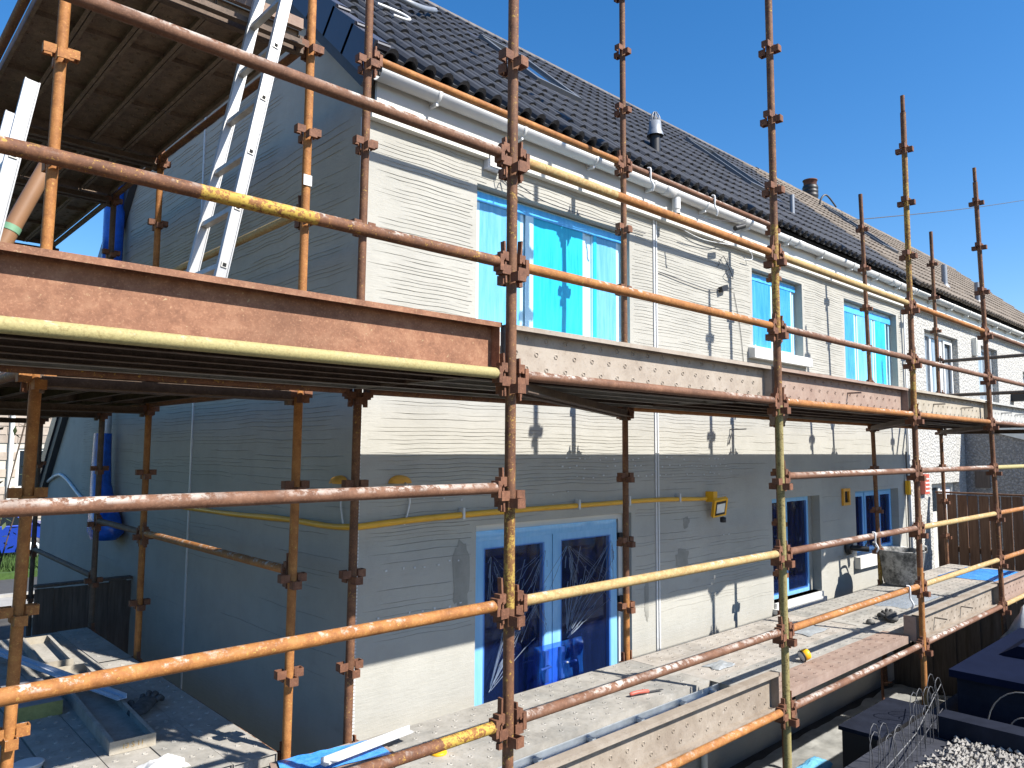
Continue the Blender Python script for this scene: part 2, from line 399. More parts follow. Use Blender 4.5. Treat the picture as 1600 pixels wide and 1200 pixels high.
mb.add([(-60, 21.4, GZ+.1), (120, 21.4, GZ+.1), (120, 400, GZ+.1), (-60, 400, GZ+.1)], [(0, 1, 2, 3)]); mb.box(-60, 120, 21.28, 21.4, GZ-.2, GZ+.1)
put('verge_lawn', mb, m_grass, loc=(0, 22, GZ), kind='structure')
mb = MB(); rr = random.Random(3)
for i in range(5200):
    x = rr.uniform(2.5, 5.6); y = rr.uniform(21.5, 23.2); h = rr.uniform(.1, .32); a = rr.uniform(0, 6.28); q = .05
    mb.add([(x, y, GZ+.1), (x+q*math.cos(a), y+q*math.sin(a), GZ+.1), (x+rr.uniform(-.1, .1), y+rr.uniform(-.1, .1), GZ+.1+h)], [(0, 1, 2)])
put('grass', mb, m_grass, kind='stuff')

# ------------------------------------------------------------------ main house
YW, XG = 4.12, 2.52
XE = 11.9
TP = math.tan(R(42.5)); RY, RZ = 6.93, 6.42         # ridge line
BY = 12.55                                           # back edge of the gable wall
def roof_z(y): return 3.69 + TP*(y-3.95)
house = thing('terraced_house', (XG, YW, GZ), 'end of terrace house with grey unfinished render, blue masked windows and black tiled roof', 'house')

OPEN = {'W1': (3.49, 5.29, 2.06, 3.155), 'W2': (7.44, 8.615, 2.30, 3.20), 'W3': (9.79, 11.585, 2.05, 3.20),
        'D1': (3.515, 5.29, -1.45, .655), 'D2': (7.77, 8.93, -.45, .672), 'W4': (9.955, 11.42, -.15, .68)}
def wall_grid(x0, x1, z0, z1, ops, y, depth):
    mb = MB(); xs = sorted({x0, x1, *[o[0] for o in ops], *[o[1] for o in ops]}); zs = sorted({z0, z1, *[o[2] for o in ops], *[o[3] for o in ops]})
    for i in range(len(xs)-1):
        for j in range(len(zs)-1):
            cx, cz = (xs[i]+xs[i+1])/2, (zs[j]+zs[j+1])/2
            if any(o[0] < cx < o[1] and o[2] < cz < o[3] for o in ops): continue
            mb.add([(xs[i], y, zs[j]), (xs[i+1], y, zs[j]), (xs[i+1], y, zs[j+1]), (xs[i], y, zs[j+1])], [(0, 1, 2, 3)])
            mb.add([(xs[i], y+depth, zs[j]), (xs[i+1], y+depth, zs[j]), (xs[i+1], y+depth, zs[j+1]), (xs[i], y+depth, zs[j+1])], [(3, 2, 1, 0)])
    for (a, b, c, d) in ops:
        y2 = y+depth
        for q in ([(a, y, c), (a, y2, c), (a, y2, d), (a, y, d)], [(b, y, d), (b, y2, d), (b, y2, c), (b, y, c)],
                  [(a, y, d), (a, y2, d), (b, y2, d), (b, y, d)], [(a, y2, c), (a, y, c), (b, y, c), (b, y2, c)]):
            mb.add(q, [(0, 1, 2, 3)])
    return mb
front = put('front_wall', wall_grid(XG, XE, GZ, 3.45, list(OPEN.values()), YW, .28), m_wall, house, (XG, YW, GZ))
# gable wall: front eaves, ridge, long back slope
BZ = RZ - 1.03*(BY-RY)
mb = MB(); mb.prism([(YW+.002, GZ), (BY, GZ), (BY, BZ-.12), (RY, RZ-.12), (YW+.002, roof_z(YW)-.16)], XG-.001, XG+.28, 'x')
gable = put('gable_wall', mb, m_wall, house, (XG, 8, GZ))

# drag lines left by the notched trowel: thin proud ridges of mortar
def drag_lines(axis, fixed, a0, a1, rows, dens, ops, seed, out):
    mb = MB(); rg = random.Random(seed)
    for z in rows:
        a = a0 + rg.uniform(0, .3)
        while a < a1:
            L = rg.uniform(.25, 1.9); b = min(a+L, a1)
            if rg.random() < dens((a+b)/2, z):
                n = max(2, int((b-a)/.055)); P = []
                zj = rg.uniform(-.005, .005); th = rg.uniform(.0015, .0032); pr = rg.uniform(.0020, .0042)
                for i in range(n+1):
                    t = a + (b-a)*i/n
                    dz = .014*mnoise.noise((t*1.3, z*1.1, seed)) + .010*mnoise.noise((t*4.1, z*2.5, seed+5)) + .003*mnoise.noise((t*14, z*30, seed+9)) + zj
                    e = min(1, i/2, (n-i)/2) if n > 3 else 1
                    g = .55 + .6*mnoise.noise((t*5., z*60, seed+3))
                    P.append((t, z+dz, max(.06, min(1, g+.35))*max(.15, e)))
                run = []
                def flush(run):
                    if len(run) < 2: return
                    vs = []; fs = []
                    for (t, zz, k) in run:
                        for (dy, dzz) in ((0, th*k), (pr*k, -th*.6*k), (0, -th*k)):
                            vs.append((t, fixed + out*(dy+.0005), zz+dzz) if axis == 'x' else (fixed + out*(dy+.0005), t, zz+dzz))
                    for i in range(len(run)-1):
                        for j in range(2): fs.append((i*3+j, i*3+j+1, i*3+j+4, i*3+j+3))
                    mb.add(vs, fs)
                for q in P:
                    if any(o[0]-.03 < q[0] < o[1]+.03 and o[2]-.03 < q[1] < o[3]+.02 for o in ops): flush(run); run = []
                    else: run.append(q)
                flush(run)
            a = b + rg.uniform(-.12, .12)
    return mb
def dens_front(x, z):
    if z > 1.45: return .93
    if x < 6.95:
        if z > .92: return .93
        if x < 3.5: return .62 if z > -.02 else .06
        if x > 5.35 and x < 6.0: return .65 if z > -.05 else .12
        if x > 6.5 and x < 7.4: return .75 if z > -.3 else .3
        if 2.75 < x < 3.45 or z > .75: return .5
        return .14
    if 7.0 < x < 7.7 and -.35 < z < .4: return .6
    if z > .95: return .22
    return .10
rows = [z for z in [-.36 + .0285*i for i in range(130)] if z < 3.34]
put('trowel_ridge', drag_lines('x', YW, XG+.04, XE-.12, rows, dens_front, list(OPEN.values()), 3, -1), m_ridge, front, kind='stuff')
def dens_gable(y, z): return .75 if z > 1.2 else (.4 if z > .3 else .1)
rowsg = [-.3 + .030*i for i in range(190)]
tmp = drag_lines('y', XG-.001, YW+.05, 10.5, [z for z in rowsg if z < 3.4], dens_gable, [], 11, -1)
tmp2 = drag_lines('y', XG-.001, 5.2, 9.0, [z for z in rowsg if 3.4 <= z < 4.6], dens_gable, [], 12, -1)
tmp.add(tmp2.v, tmp2.f)
put('trowel_ridge', tmp, m_ridge, gable, kind='stuff')

# darker scraped patches and rows of white fixing dabs
def blob(cx, cz, rx, rz, y, seed, n=22):
    rg = random.Random(seed); vs = [(cx, y-.003, cz)]
    for i in range(n):
        a = 2*math.pi*i/n; k = 1+rg.uniform(-.22, .22); sx = abs(math.cos(a))**.6*(1 if math.cos(a) > 0 else -1); sz = abs(math.sin(a))**.6*(1 if math.sin(a) > 0 else -1)
        vs.append((cx+rx*k*sx, y-.0025, cz+rz*k*sz))
    return vs, [(0, i+1, (i+1) % n+1) for i in range(n)]
for i, (cx, cz, rx, rz) in enumerate([(3.38, .33, .07, .22), (6.05, .18, .10, .10), (6.12, .52, .05, .05), (5.50, -.1, .03, .18)]):
    b = MB(); b.add(*[q if True else 0 for q in blob(cx, cz, rx, rz, YW, i)]); put('scraped_patch', b, m_patch, front)
mb = MB(); rg = random.Random(5)
for z, xa, xb, dx in ((1.12, 4.45, 6.9, .085), (1.05, 4.4, 6.9, .09), (.97, 4.45, 6.95, .10), (.42, 2.75, 3.4, .11), (.13, 2.7, 3.45, .13), (.36, 6.6, 7.0, .09), (.85, 3.0, 4.6, .21)):
    x = xa
    while x < xb:
        if rg.random() < .75:
            w_ = rg.uniform(.008, .018); zz = z+rg.uniform(-.012, .012)
            mb.box(x, x+w_, YW-.006, YW+.002, zz, zz+rg.uniform(.006, .014))
        x += dx*rg.uniform(.7, 1.3)
put('fixing_dab', mb, m_bead, front, kind='stuff')

# beads
def perf_bead(nm, mbx, par): put(nm, mbx, m_bead, par)
mb = MB(); z = GZ+.6
mb.box(XG-.006, XG+.004, YW-.007, YW+.03, -1.2, 3.36); mb.box(XG, XG+.012, YW-.006, YW-.001, -1.2, 3.36)
perf = put('corner_bead', mb, m_bead, house)
mb = MB(); z = -1.15
while z < 3.3:
    for dx in (.028,):
        mb.box(XG+.014, XG+.032, YW-.004, YW-.0005, z, z+.012)
    z += .021
put('bead_mesh', mb, m_bead, perf, kind='stuff')
mb = MB(); mb.box(5.635, 5.655, YW-.012, YW-.0005, -1.2, 3.37); mb.box(5.672, 5.69, YW-.012, YW-.0005, -1.2, 3.37)
put('expansion_bead', mb, m_bead, house)
mb = MB(); mb.box(XG-.012, XG-.0015, 6.86, 6.885, -1.0, 4.9); put('expansion_bead', mb, m_bead, house)
mb = MB(); mb.box(XE-.035, XE, YW-.012, YW-.0005, -1.2, 3.37); put('stop_bead', mb, m_bead, house)

# ---- windows
def rect_frame(x0, x1, z0, z1, y0, y1, t, mulls=()):
    mb = MB(); mb.box(x0, x1, y0, y1, z0, z0+t); mb.box(x0, x1, y0, y1, z1-t, z1)
    mb.box(x0, x0+t, y0, y1, z0+t, z1-t); mb.box(x1-t, x1, y0, y1, z0+t, z1-t)
    for (a, b) in mulls: mb.box(a, b, y0, y1, z0+t, z1-t)
    return mb
def sheet(x0, x1, z0, z1, y, amp, seed, nx=18, nz=26, vert=True):
    vs = []; fs = []
    for j in range(nz+1):
        for i in range(nx+1):
            x = x0+(x1-x0)*i/nx; z = z0+(z1-z0)*j/nz
            e = min(1, i/2, (nx-i)/2, j/2, (nz-j)/2)
            h = mnoise.noise((x*9, seed, z*(2.0 if vert else 8))) + .6*mnoise.noise((x*26, seed+4, z*(5 if vert else 22)))
            vs.append((x, y - amp*e*(.5+h), z))
    for j in range(nz):
        for i in range(nx): a = j*(nx+1)+i; fs.append((a, a+1, a+nx+2, a+nx+1))
    return MB().add(vs, fs, True)
def window(op, panes, frame_mat, films, behind, mulls, yr=.10, t=.055, sash=None):
    x0, x1, z0, z1 = op; y = YW+yr
    w0 = put('window', rect_frame(x0+.003, x1-.003, z0+.003, z1-.003, y, y+.07, t, mulls), frame_mat, house)
    for i, (a, b) in enumerate(panes):
        put('pane', MB().box(a, b, y+.03, y+.045, z0+t, z1-t), m_glass if not behind else m_clear, w0)
        put('sash', rect_frame(a-.045, b+.045, z0+t*.55, z1-t*.55, y-.014, y-.001, .05), frame_mat, w0)
        if films[i]:
            fz0, fz1 = z0+.03, z1-.05
            put('protective_film', sheet(a-.012, b+.012, fz0+.035, fz1-.03, y-.016, .008, i*7+x0), films[i], w0)
    if behind:
        vs = []; fs = []; nx = 90
        for z in (z0+.02, z1-.02):
            for i in range(nx+1):
                x = x0+.02+(x1-x0-.04)*i/nx; vs.append((x, YW+.36+.028*math.sin(x*42+2*math.sin(x*7)), z))
        for i in range(nx): fs.append((i, i+1, nx+2+i, nx+1+i))
        put('curtain', MB().add(vs, fs, True), behind, w0)
    return w0
# large upper window: three lights
w1 = window(OPEN['W1'], [(3.60, 4.00), (4.145, 4.74), (4.92, 5.19)], m_tape_pale, [m_film_lt, m_film, m_film_lt], m_curtain, [(4.03, 4.11), (4.765, 4.885)])
put('masking_film', sheet(3.50, 5.27, 3.055, 3.13, YW+.076, .008, 3, 30, 4, False), m_tape, w1)
put('masking_film', sheet(4.06, 4.15, 2.10, 3.06, YW+.076, .006, 8, 4, 20), m_tape_pale, w1)
put('masking_film', sheet(4.885, 4.925, 2.10, 3.06, YW+.076, .006, 9, 4, 20), m_film, w1)
w2 = window(OPEN['W2'], [(7.55, 7.99), (8.13, 8.47)], m_tape_pale, [m_film_mid, m_film_mid], m_curtain, [(8.01, 8.11)])
put('masking_film', sheet(7.46, 8.59, 3.10, 3.17, YW+.076, .006, 13, 24, 4, False), m_tape, w2)
w3 = window(OPEN['W3'], [(9.90, 10.28), (10.42, 10.88), (11.02, 11.36)], m_tape_pale, [m_film_mid, m_film_lt, m_film], m_curtain, [(10.30, 10.40), (10.90, 11.0)])
put('masking_film', sheet(9.81, 11.56, 3.06, 3.15, YW+.076, .008, 15, 30, 4, False), m_tape, w3)
w4 = window(OPEN['W4'], [(10.05, 10.36), (10.50, 10.84), (10.98, 11.30)], m_tape_door, [m_film_dk, m_film_dk, m_film_dk], None, [(10.38, 10.48), (10.86, 10.96)])
# sills
def sill(x0, x1, z0, z1, par):
    mb = MB(); mb.prism([(YW-.075, z0), (YW+.1, z0), (YW+.1, z1+.02), (YW-.075, z1)], x0, x1, 'x'); mb.box(x0, x0+.03, YW-.08, YW-.0755, z0, z1+.03); mb.box(x1-.03, x1, YW-.08, YW-.0755, z0, z1-.01)
    put('sill', mb, m_sill, par)
sill(7.33, 8.68, 2.195, 2.30, w2); sill(9.86, 11.5, -.29, -.152, w4)
sill(3.45, 5.33, 1.955, 2.058, w1); sill(9.75, 11.62, 1.945, 2.048, w3)
# French door
x0, x1, z0, z1 = OPEN['D1']; y = YW+.10
d1 = put('french_door', rect_frame(x0+.003, x1-.003, z0+.003, z1-.003, y, y+.07, .052), m_white, house)
for (a, b) in ((3.575, 4.385), (4.395, 5.195)):
    lf = put('door_leaf', rect_frame(a, b, z0+.06, z1-.085, y-.012, y+.05, .105), m_tape_door, d1)
    put('pane', MB().box(a+.10, b-.10, y+.02, y+.03, z0+.17, z1-.19), m_glass, lf)
    put('protective_film', sheet(a+.09, b-.09, z0+.16, z1-.18, y-.018, .02, a, 26, 50), m_film_dk, lf)
put('masking_film', sheet(3.53, 5.18, z1-.125, z1-.052, y-.02, .01, 21, 30, 4, False), m_tape_door, d1)
for xx in (4.30, 4.48):
    h = MB(); h.box(xx-.018, xx+.018, y-.045, y-.012, -.60, -.36); h.tube([(xx, y-.05, -.47), (xx, y-.085, -.47), (xx+(.11 if xx > 4.4 else -.11), y-.085, -.475)], .010, 8)
    put('door_handle', h, m_alu, d1)
put('crumpled_film', sheet(4.12, 4.66, -.85, -.30, y-.075, .05, 33, 40, 40, True), film('crumpled_blue_film', (.006, .02, .20), (.02, .14, .55), .72, .07, (.35, .5, 1)), d1)
mb = MB(); rg = random.Random(44)
for (cx, cz, n_, a0, a1, l0, l1) in ((3.70, .43, 14, -2.6, -.3, .06, .5), (4.27, .43, 12, -2.7, -.6, .06, .4), (4.52, .44, 22, -2.4, -.4, .08, .9), (5.07, .44, 12, -2.8, -1.3, .08, .7), (4.36, -.35, 12, 1.2, 2.6, .1, .5), (4.5, -.3, 14, .4, 1.6, .1, .8), (3.68, -.55, 16, .6, 1.5, .2, .9)):
    for i in range(n_):
        a = rg.uniform(a0, a1); s0 = rg.uniform(.01, .16); L = rg.uniform(l0, l1); w_ = rg.uniform(.0007, .0022)
        P = []
        for q in range(5):
            r_ = s0 + L*q/4; P.append((cx + math.cos(a)*r_ + .03*mnoise.noise((q*.9, i, 1)), cz + math.sin(a)*r_ + .03*mnoise.noise((q*.9, i, 7))))
        P = [p for p in P if 3.66 < p[0] < 4.29 or 4.48 < p[0] < 5.12]
        P = [p for p in P if p[1] < .50]
        for u, v in zip(P[:-1], P[1:]):
            if abs(u[0]-v[0]) > .3: continue
            mb.add([(u[0]-w_, y-.055, u[1]), (u[0], y-.061, u[1]), (u[0]+w_, y-.055, u[1]), (v[0]-w_, y-.055, v[1]), (v[0], y-.061, v[1]), (v[0]+w_, y-.055, v[1])], [(0, 1, 4, 3), (1, 2, 5, 4)])
put('film_crease', mb, m_crease, d1, kind='stuff')
for zz in (.42, -.12):
    h = MB(); h.box(5.285-.07, 5.285-.02, y-.03, y-.002, zz, zz+.06); put('hinge', h, m_black, d1)
    h = MB(); h.box(3.53, 3.57, y-.03, y-.002, zz-.02, zz+.04); put('hinge', h, m_black, d1)
# second glazed door / long window
x0, x1, z0, z1 = OPEN['D2']
d2 = put('side_door', rect_frame(x0+.003, x1-.10, z0+.003, z1-.003, y, y+.07, .055, [(8.23, 8.31)]), m_tape_door, house)
for (a, b) in ((7.835, 8.22), (8.32, 8.77)):
    put('pane', MB().box(a, b, y+.02, y+.03, z0+.05, z1-.05), m_glass, d2)
    put('protective_film', sheet(a-.01, b+.01, z0+.05, z1-.06, y-.006, .012, a), m_film_dk, d2)
mb = MB(); mb.box(x0+.005, x1-.02, YW-.03, YW+.1, z0-.055, z0); mb.box(x0-.03, x1-.0, YW-.06, YW+.05, z0-.11, z0-.056)
put('threshold', mb, m_sill, d2)
mb = MB(); mb.box(x1-.098, x1-.004, YW+.10, YW+.16, z0, z1-.003); put('bare_reveal', mb, m_patch, house)
# rooms behind the glass stay dark
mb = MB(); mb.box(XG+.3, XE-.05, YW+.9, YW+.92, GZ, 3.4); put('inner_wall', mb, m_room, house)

# ---- eaves: fascia, soffit, gutter
mb = MB(); mb.box(XG+.02, XE-.01, 4.005, 4.03, 3.425, 3.64); put('fascia', mb, m_ivory, house)
mb = MB(); mb.box(XG+.02, XE-.01, 4.031, YW+.03, 3.405, 3.424); mb.box(XG+.02, XE-.01, 4.06, YW-.004, 3.345, 3.404); put('soffit', mb, m_ivory, house)
GY, GZZ, GR = 3.945, 3.592, .058
def gutter_mesh(x0, x1, r=GR, wall=.004, dz=0):
    vs = []; n = 12; fs = []
    for x in (x0, x1):
        for rr_ in (r, r-wall):
            for j in range(n+1):
                a = math.pi + math.pi*j/n; vs.append((x, GY+rr_*math.cos(a), GZZ+dz+rr_*math.sin(a)))
    m = n+1
    for j in range(n):
        fs += [(j, j+1, 2*m+j+1, 2*m+j), (m+j+1, m+j, 3*m+j, 3*m+j+1), (j+1, j, m+j, m+j+1), (2*m+j, 2*m+j+1, 3*m+j+1, 3*m+j)]
    fs += [(0, 2*m, 3*m, m), (n, m+n, 3*m+n, 2*m+n)]
    return MB().add(vs, fs, True)
gut = put('gutter', gutter_mesh(XG-.02, XE), m_white, house)
for x in (2.95, 3.75, 4.57, 5.36, 6.22, 7.05, 7.9, 8.75, 9.6, 10.4, 11.2, 11.75):
    b = gutter_mesh(x, x+.028, GR+.006, .005); b.box(x, x+.028, GY+.05, 4.004, GZZ-.055, GZZ+.02); b.box(x+.004, x+.022, GY-.02, 4.004, GZZ-.085, GZZ-.064)
    put('gutter_bracket', b, m_white, gut)
for x in (5.56, 8.1, 10.9):
    b = gutter_mesh(x, x+.15, GR+.007, .005, -.001)
    put('gutter_union', b, m_white, gut)
mb = MB(); mb.tube([(5.77, GY, GZZ-.055), (5.77, GY, GZZ-.16)], .040, 16); mb.tube([(5.77, GY, GZZ-.161), (5.77, GY, GZZ-.20)], .034, 16)
put('outlet', mb, m_white, gut)
mb = MB(); mb.lathe([(.0, 0), (.036, 0), (.036, -.004), (.0, -.004)], 14, (5.77, GY, GZZ-.201)); put('outlet_hole', mb, m_hole, gut)

# ---- roof
def slope_pt(x, s, n=0):     # s metres up the slope from the eaves edge, n metres off it
    ca, sa = math.cos(R(42.5)), math.sin(R(42.5))
    return Vector((x, 3.93 + s*ca - n*sa, 3.672 + s*sa + n*ca))
SL = (RY-3.93)/math.cos(R(42.5))
mb = MB()
a, b = slope_pt(XG-.04, .02, -.03), slope_pt(XE+.02, .02, -.03); c, d = slope_pt(XE+.02, SL, -.03), slope_pt(XG-.04, SL, -.03)
mb.add([a, b, c, d], [(0, 1, 2, 3)])
by2 = BY+.25; bz2 = RZ - 1.03*(by2-RY)
mb.add([d, c, (XE+.02, by2, bz2), (XG-.04, by2, bz2)], [(0, 1, 2, 3)])
mb.box(XG+.02, XE, 3.99, 4.004, 3.60, 3.70)
roof = put('roof', mb, m_felt, house, (XG, 3.93, 3.6))
def tile_mesh():
    prof = []
    for k in range(2):
        o = k*.15
        prof += [(o, .0), (o+.052, .0)]
        for j in range(1, 6):
            a = math.pi*(1-j/6); prof.append((o+.101+.049*math.cos(a), .060*math.sin(a)))
    prof.append((.302, .0))
    n = len(prof); mb = MB(); vs = []
    for (yy, dz) in ((0, .030), (.40, .004)): vs += [(p[0], yy, p[1]+dz) for p in prof]
    vs += [(p[0], .004, p[1]*.80+.030-.020) for p in prof]
    vs += [(p[0], .40, p[1]*.86-.010) for p in prof]
    fs = [(i, i+1, n+i+1, n+i) for i in range(n-1)]
    mb.add(vs, fs, False); mb.f += [(i+1, i, 2*n+i, 2*n+i+1) for i in range(n-1)] + [(2*n+i+1, 2*n+i, 3*n+i, 3*n+i+1) for i in range(n-1)]
    mb.sm += [False]*(2*(n-1)); mb.f += [(0, n, 3*n, 2*n), (n-1, 3*n-1, 4*n-1, 2*n-1)]; mb.sm += [False]*2
    return mb
TMB = tile_mesh(); TME = TMB.mesh('tile'); TME.materials.append(m_tile)
ROT = Matrix.Rotation(R(42.5), 3, 'X')
NROW = 12; GA = SL/NROW
sky_lights = [(5.12, 5.80, 1.72, 2.95), (9.15, 9.85, 1.60, 3.00)]
slots = []
ncol = int((XE - (XG-.04))/.30)
for r_ in range(NROW):
    for c in range(ncol+1):
        x = XG-.04 + c*.30
        if x+.30 > XE+.08: continue
        s0 = r_*GA
        if any(k[0]-.22 < x < k[1]-.05 and k[2]-.28 < s0 < k[3]-.08 for k in sky_lights): continue
        p = slope_pt(x, s0); slots.append(((p - Vector((0, 0, CZ))).length, x, s0))
slots.sort(); rest = MB()
for i, (dist, x, s0) in enumerate(slots):
    jig = Vector((random.uniform(-.003, .003), random.uniform(-.004, .004), random.uniform(-.002, .002)))
    p = slope_pt(x, s0) + jig
    if i < 300:
        inst('tile', TME, m_tile, roof, p, (R(42.5)+random.uniform(-.006, .006), random.uniform(-.006, .006), 0))
    else:
        rest.add([ROT @ Vector(v) + p for v in TMB.v], TMB.f)
o = put('tile', rest, m_tile, roof, kind='stuff')
# ridge tiles with clips
x = XG-.05; i = 0
while x < XE+.7:
    mb = MB(); vs = []; fs = []; n = 8; x2 = x+.445
    for xx in (x, x2):
        for j in range(n+1):
            a = math.pi*j/n; vs.append((xx, RY+.115*math.cos(a), RZ-.03+.10*math.sin(a)))
        for j in range(n+1):
            a = math.pi*j/n; vs.append((xx, RY+.10*math.cos(a), RZ-.045+.09*math.sin(a)))
    m = n+1
    for j in range(n): fs += [(j+1, j, 2*m+j, 2*m+j+1), (j, j+1, m+j+1, m+j), (2*m+j+1, 2*m+j, 3*m+j, 3*m+j+1)]
    mb.add(vs, fs); rtl = put('ridge_tile', mb, m_ridge_t, roof)
    cl = MB(); cl.box(x2-.012, x2+.016, RY-.012, RY+.012, RZ+.062, RZ+.092); put('ridge_clip', cl, m_black, rtl)
    x += .45
# dry verge caps up the gable
for r_ in range(NROW):
    mb = MB()
    def vp(s, n, xx): return slope_pt(xx, s, n)
    s0, s1 = r_*GA-.02, (r_+1)*GA+.012
    for (xa, xb, na0, na1) in ((XG-.10, XG-.082, -.13, .085),):
        pts = [vp(s0, na0, xa), vp(s0, na1+.014, xa), vp(s1, na1-.012, xa), vp(s1, na0, xa)]
        pts2 = [q + Vector((xb-xa, 0, 0)) for q in pts]
        mb.add(pts+pts2, [(0, 1, 2, 3), (7, 6, 5, 4), (0, 4, 5, 1), (1, 5, 6, 2), (2, 6, 7, 3), (3, 7, 4, 0)])
    top = [vp(s0, .10, XG-.082), vp(s0, .105, XG+.01), vp(s1, .075, XG+.01), vp(s1, .073, XG-.082)]
    low = [q + Vector((0, 0, -.018)) for q in top]
    mb.add(top+low, [(0, 1, 2, 3), (7, 6, 5, 4), (0, 4, 5, 1), (1, 5, 6, 2), (2, 6, 7, 3), (3, 7, 4, 0)])
    f0 = [vp(s0-.004, .055, XG-.08), vp(s0-.004, .104, XG-.08), vp(s0-.004, .108, XG+.01), vp(s0-.004, .06, XG+.01)]
    mb.add(f0, [(0, 1, 2, 3)])
    put('verge_cap', mb, m_verge, roof)
mb = MB()      # dark bargeboard/undercloak between the wall and the caps
q = [slope_pt(0, -.02, -.20), slope_pt(0, -.02, -.04), slope_pt(0, SL, -.04), slope_pt(0, SL, -.20)]
mb.prism([(p.y, p.z) for p in q], XG-.075, XG-.003, 'x')
put('bargeboard', mb, m_soffit, roof)
# back slope verge, caps and bargeboard
L2 = math.hypot(by2-RY, RZ-bz2); dy, dz = (by2-RY)/L2, (bz2-RZ)/L2; ny, nz = -dz, dy
def bp_(s, n): return (RY + dy*s + ny*n, RZ + dz*s + nz*n)
n2 = int(L2/.345)
for r_ in range(n2):
    s0, s1 = r_*L2/n2, (r_+1)*L2/n2 - .006
    mb = MB(); mb.prism([bp_(s0, -.10), bp_(s0, .075), bp_(s1, .09), bp_(s1, -.10)], XG-.10, XG-.082, 'x')
    mb.prism([bp_(s0, .058), bp_(s0, .076), bp_(s1, .092), bp_(s1, .074)], XG-.0815, XG+.02, 'x')
    put('verge_cap', mb, m_verge, roof)
mb = MB(); mb.prism([bp_(0, -.24), bp_(0, -.05), bp_(L2, -.05), bp_(L2, -.24)], XG-.075, XG-.003, 'x')
put('bargeboard', mb, m_soffit, roof)
# roof windows
def skylight(k, nm_par):
    a, b, s0, s1 = k; ca = ROT
    def bx(mb, xa, xb, sa, sb, na, nb):
        vs = [slope_pt(x_, s, n_) for n_ in (na, nb) for (x_, s) in ((xa, sa), (xb, sa), (xb, sb), (xa, sb))]
        mb.add(vs, [(0, 3, 2, 1), (4, 5, 6, 7), (0, 1, 5, 4), (1, 2, 6, 5), (2, 3, 7, 6), (3, 0, 4, 7)])
    mb = MB(); t = .07
    bx(mb, a, b, s0, s0+t, 0, .11); bx(mb, a, b, s1-t, s1, 0, .12); bx(mb, a, a+t, s0+t, s1-t, 0, .11); bx(mb, b-t, b, s0+t, s1-t, 0, .11)
    fr = put('roof_window', mb, m_skyframe, nm_par)
    g = MB(); bx(g, a+t, b-t, s0+t, s1-t, .07, .085); put('pane', g, m_skyglass, fr)
    f = MB(); bx(f, a-.08, b+.08, s0-.13, s0-.002, .050, .062); bx(f, a-.12, a-.002, s0, s1+.05, .03, .05); bx(f, b+.002, b+.12, s0, s1+.05, .03, .05); bx(f, a-.12, b+.12, s1+.002, s1+.10, .05, .07)
    put('flashing', f, m_verge, fr)
k_ = NT('sky_reflecting_glass'); m_skyglass = k_.fin((.05, .07, .10), .04, .0, 1.)
k_.b.inputs['Coat Weight'].default_value = 1.
for k in sky_lights: skylight(k, roof)
# soil vent with cage, thin vent, hooks
vx, vy = 6.30, 4.56; vz = roof_z(vy)
mb = MB(); mb.tube([(vx, vy, vz-.1), (vx, vy, vz+.26)], .055, 16)
vent = put('vent_pipe', mb, m_black, house)
mb = MB(); mb.lathe([(.088, .235), (.082, .27), (.068, .30), (.063, .39), (.0, .392)], 18, (vx, vy, vz)); vc = put('vent_collar', mb, m_lead, vent)
mb = MB()
for j in range(8):
    a = 2*math.pi*j/8; mb.tube([(vx+.05*math.cos(a), vy+.05*math.sin(a), vz+.39), (vx+.052*math.cos(a), vy+.052*math.sin(a), vz+.44), (vx+.02*math.cos(a), vy+.02*math.sin(a), vz+.49), (vx, vy, vz+.50)], .006, 5)
put('vent_cage', mb, m_lead, vent)
tx, ty = 9.2, 4.5; tz = roof_z(ty)
mb = MB(); mb.tube([(tx, ty, tz-.05), (tx, ty, tz+.34)], .030, 12); mb.lathe([(.06, .02), (.055, .05), (.03, .07)], 12, (tx, ty, tz)); put('vent_pipe', mb, m_lead, house)
P = bez([slope_pt(3.13, 1.50, .11), slope_pt(3.33, 1.50, .12), slope_pt(3.40, 1.42, .12), slope_pt(3.33, 1.36, .11), slope_pt(3.22, 1.36, .10)], 6)
put('cable_end', MB().tube(P, .012, 7), m_wire_w, roof)
P = bez([slope_pt(3.62, 2.65, .10), slope_pt(3.78, 2.30, .14), slope_pt(4.05, 2.42, .14), slope_pt(4.5, 2.95, .12)], 6)
put('roof_cable', MB().tube(P, .028, 8), m_lead, roof)
mb = MB(); mb.box(3.03, 3.10, 5.05, 5.10, roof_z(5.07)-.02, roof_z(5.07)+.9); mb.box(3.035, 3.095, 4.99, 5.049, roof_z(5.07)+.02, roof_z(5.07)+.14); put('aerial_bracket', mb, m_verge, house)

# ------------------------------------------------------------------ things fixed to the wall
# yellow sleeve with two ends of taped lamps and the floodlight
P = bez([(XG-.03, 7.2, .66), (XG-.03, 6.8, .667), (XG-.03, 5.9, .675), (XG-.03, 5.0, .70), (XG-.032, 4.4, .70), (XG-.03, YW-.02, .716), (XG+.03, YW-.03, .716), (3.0, YW-.028, .735), (3.8, YW-.028, .748), (4.8, YW-.028, .752), (5.6, YW-.03, .755), (6.3, YW-.03, .735), (6.42, YW-.03, .735)], 10)
rs = [.020 + .006*mnoise.noise((p.x*2, p.y*2, 3)) for p in P]
t = thing('cable_sleeve', (4.4, YW-.03, .7), 'sagging yellow cable sleeve strung round the house corner to the floodlight', 'cable')
put('sleeve', MB().tube(P, rs, 9), m_conduit, t)
for (x_, z_) in ((3.35, .742), (4.55, .75), (5.2, .752), (5.95, .748)):
    put('cable_clip', MB().box(x_, x_+.018, YW-.056, YW-.001, z_-.028, z_+.05), m_bead, t)
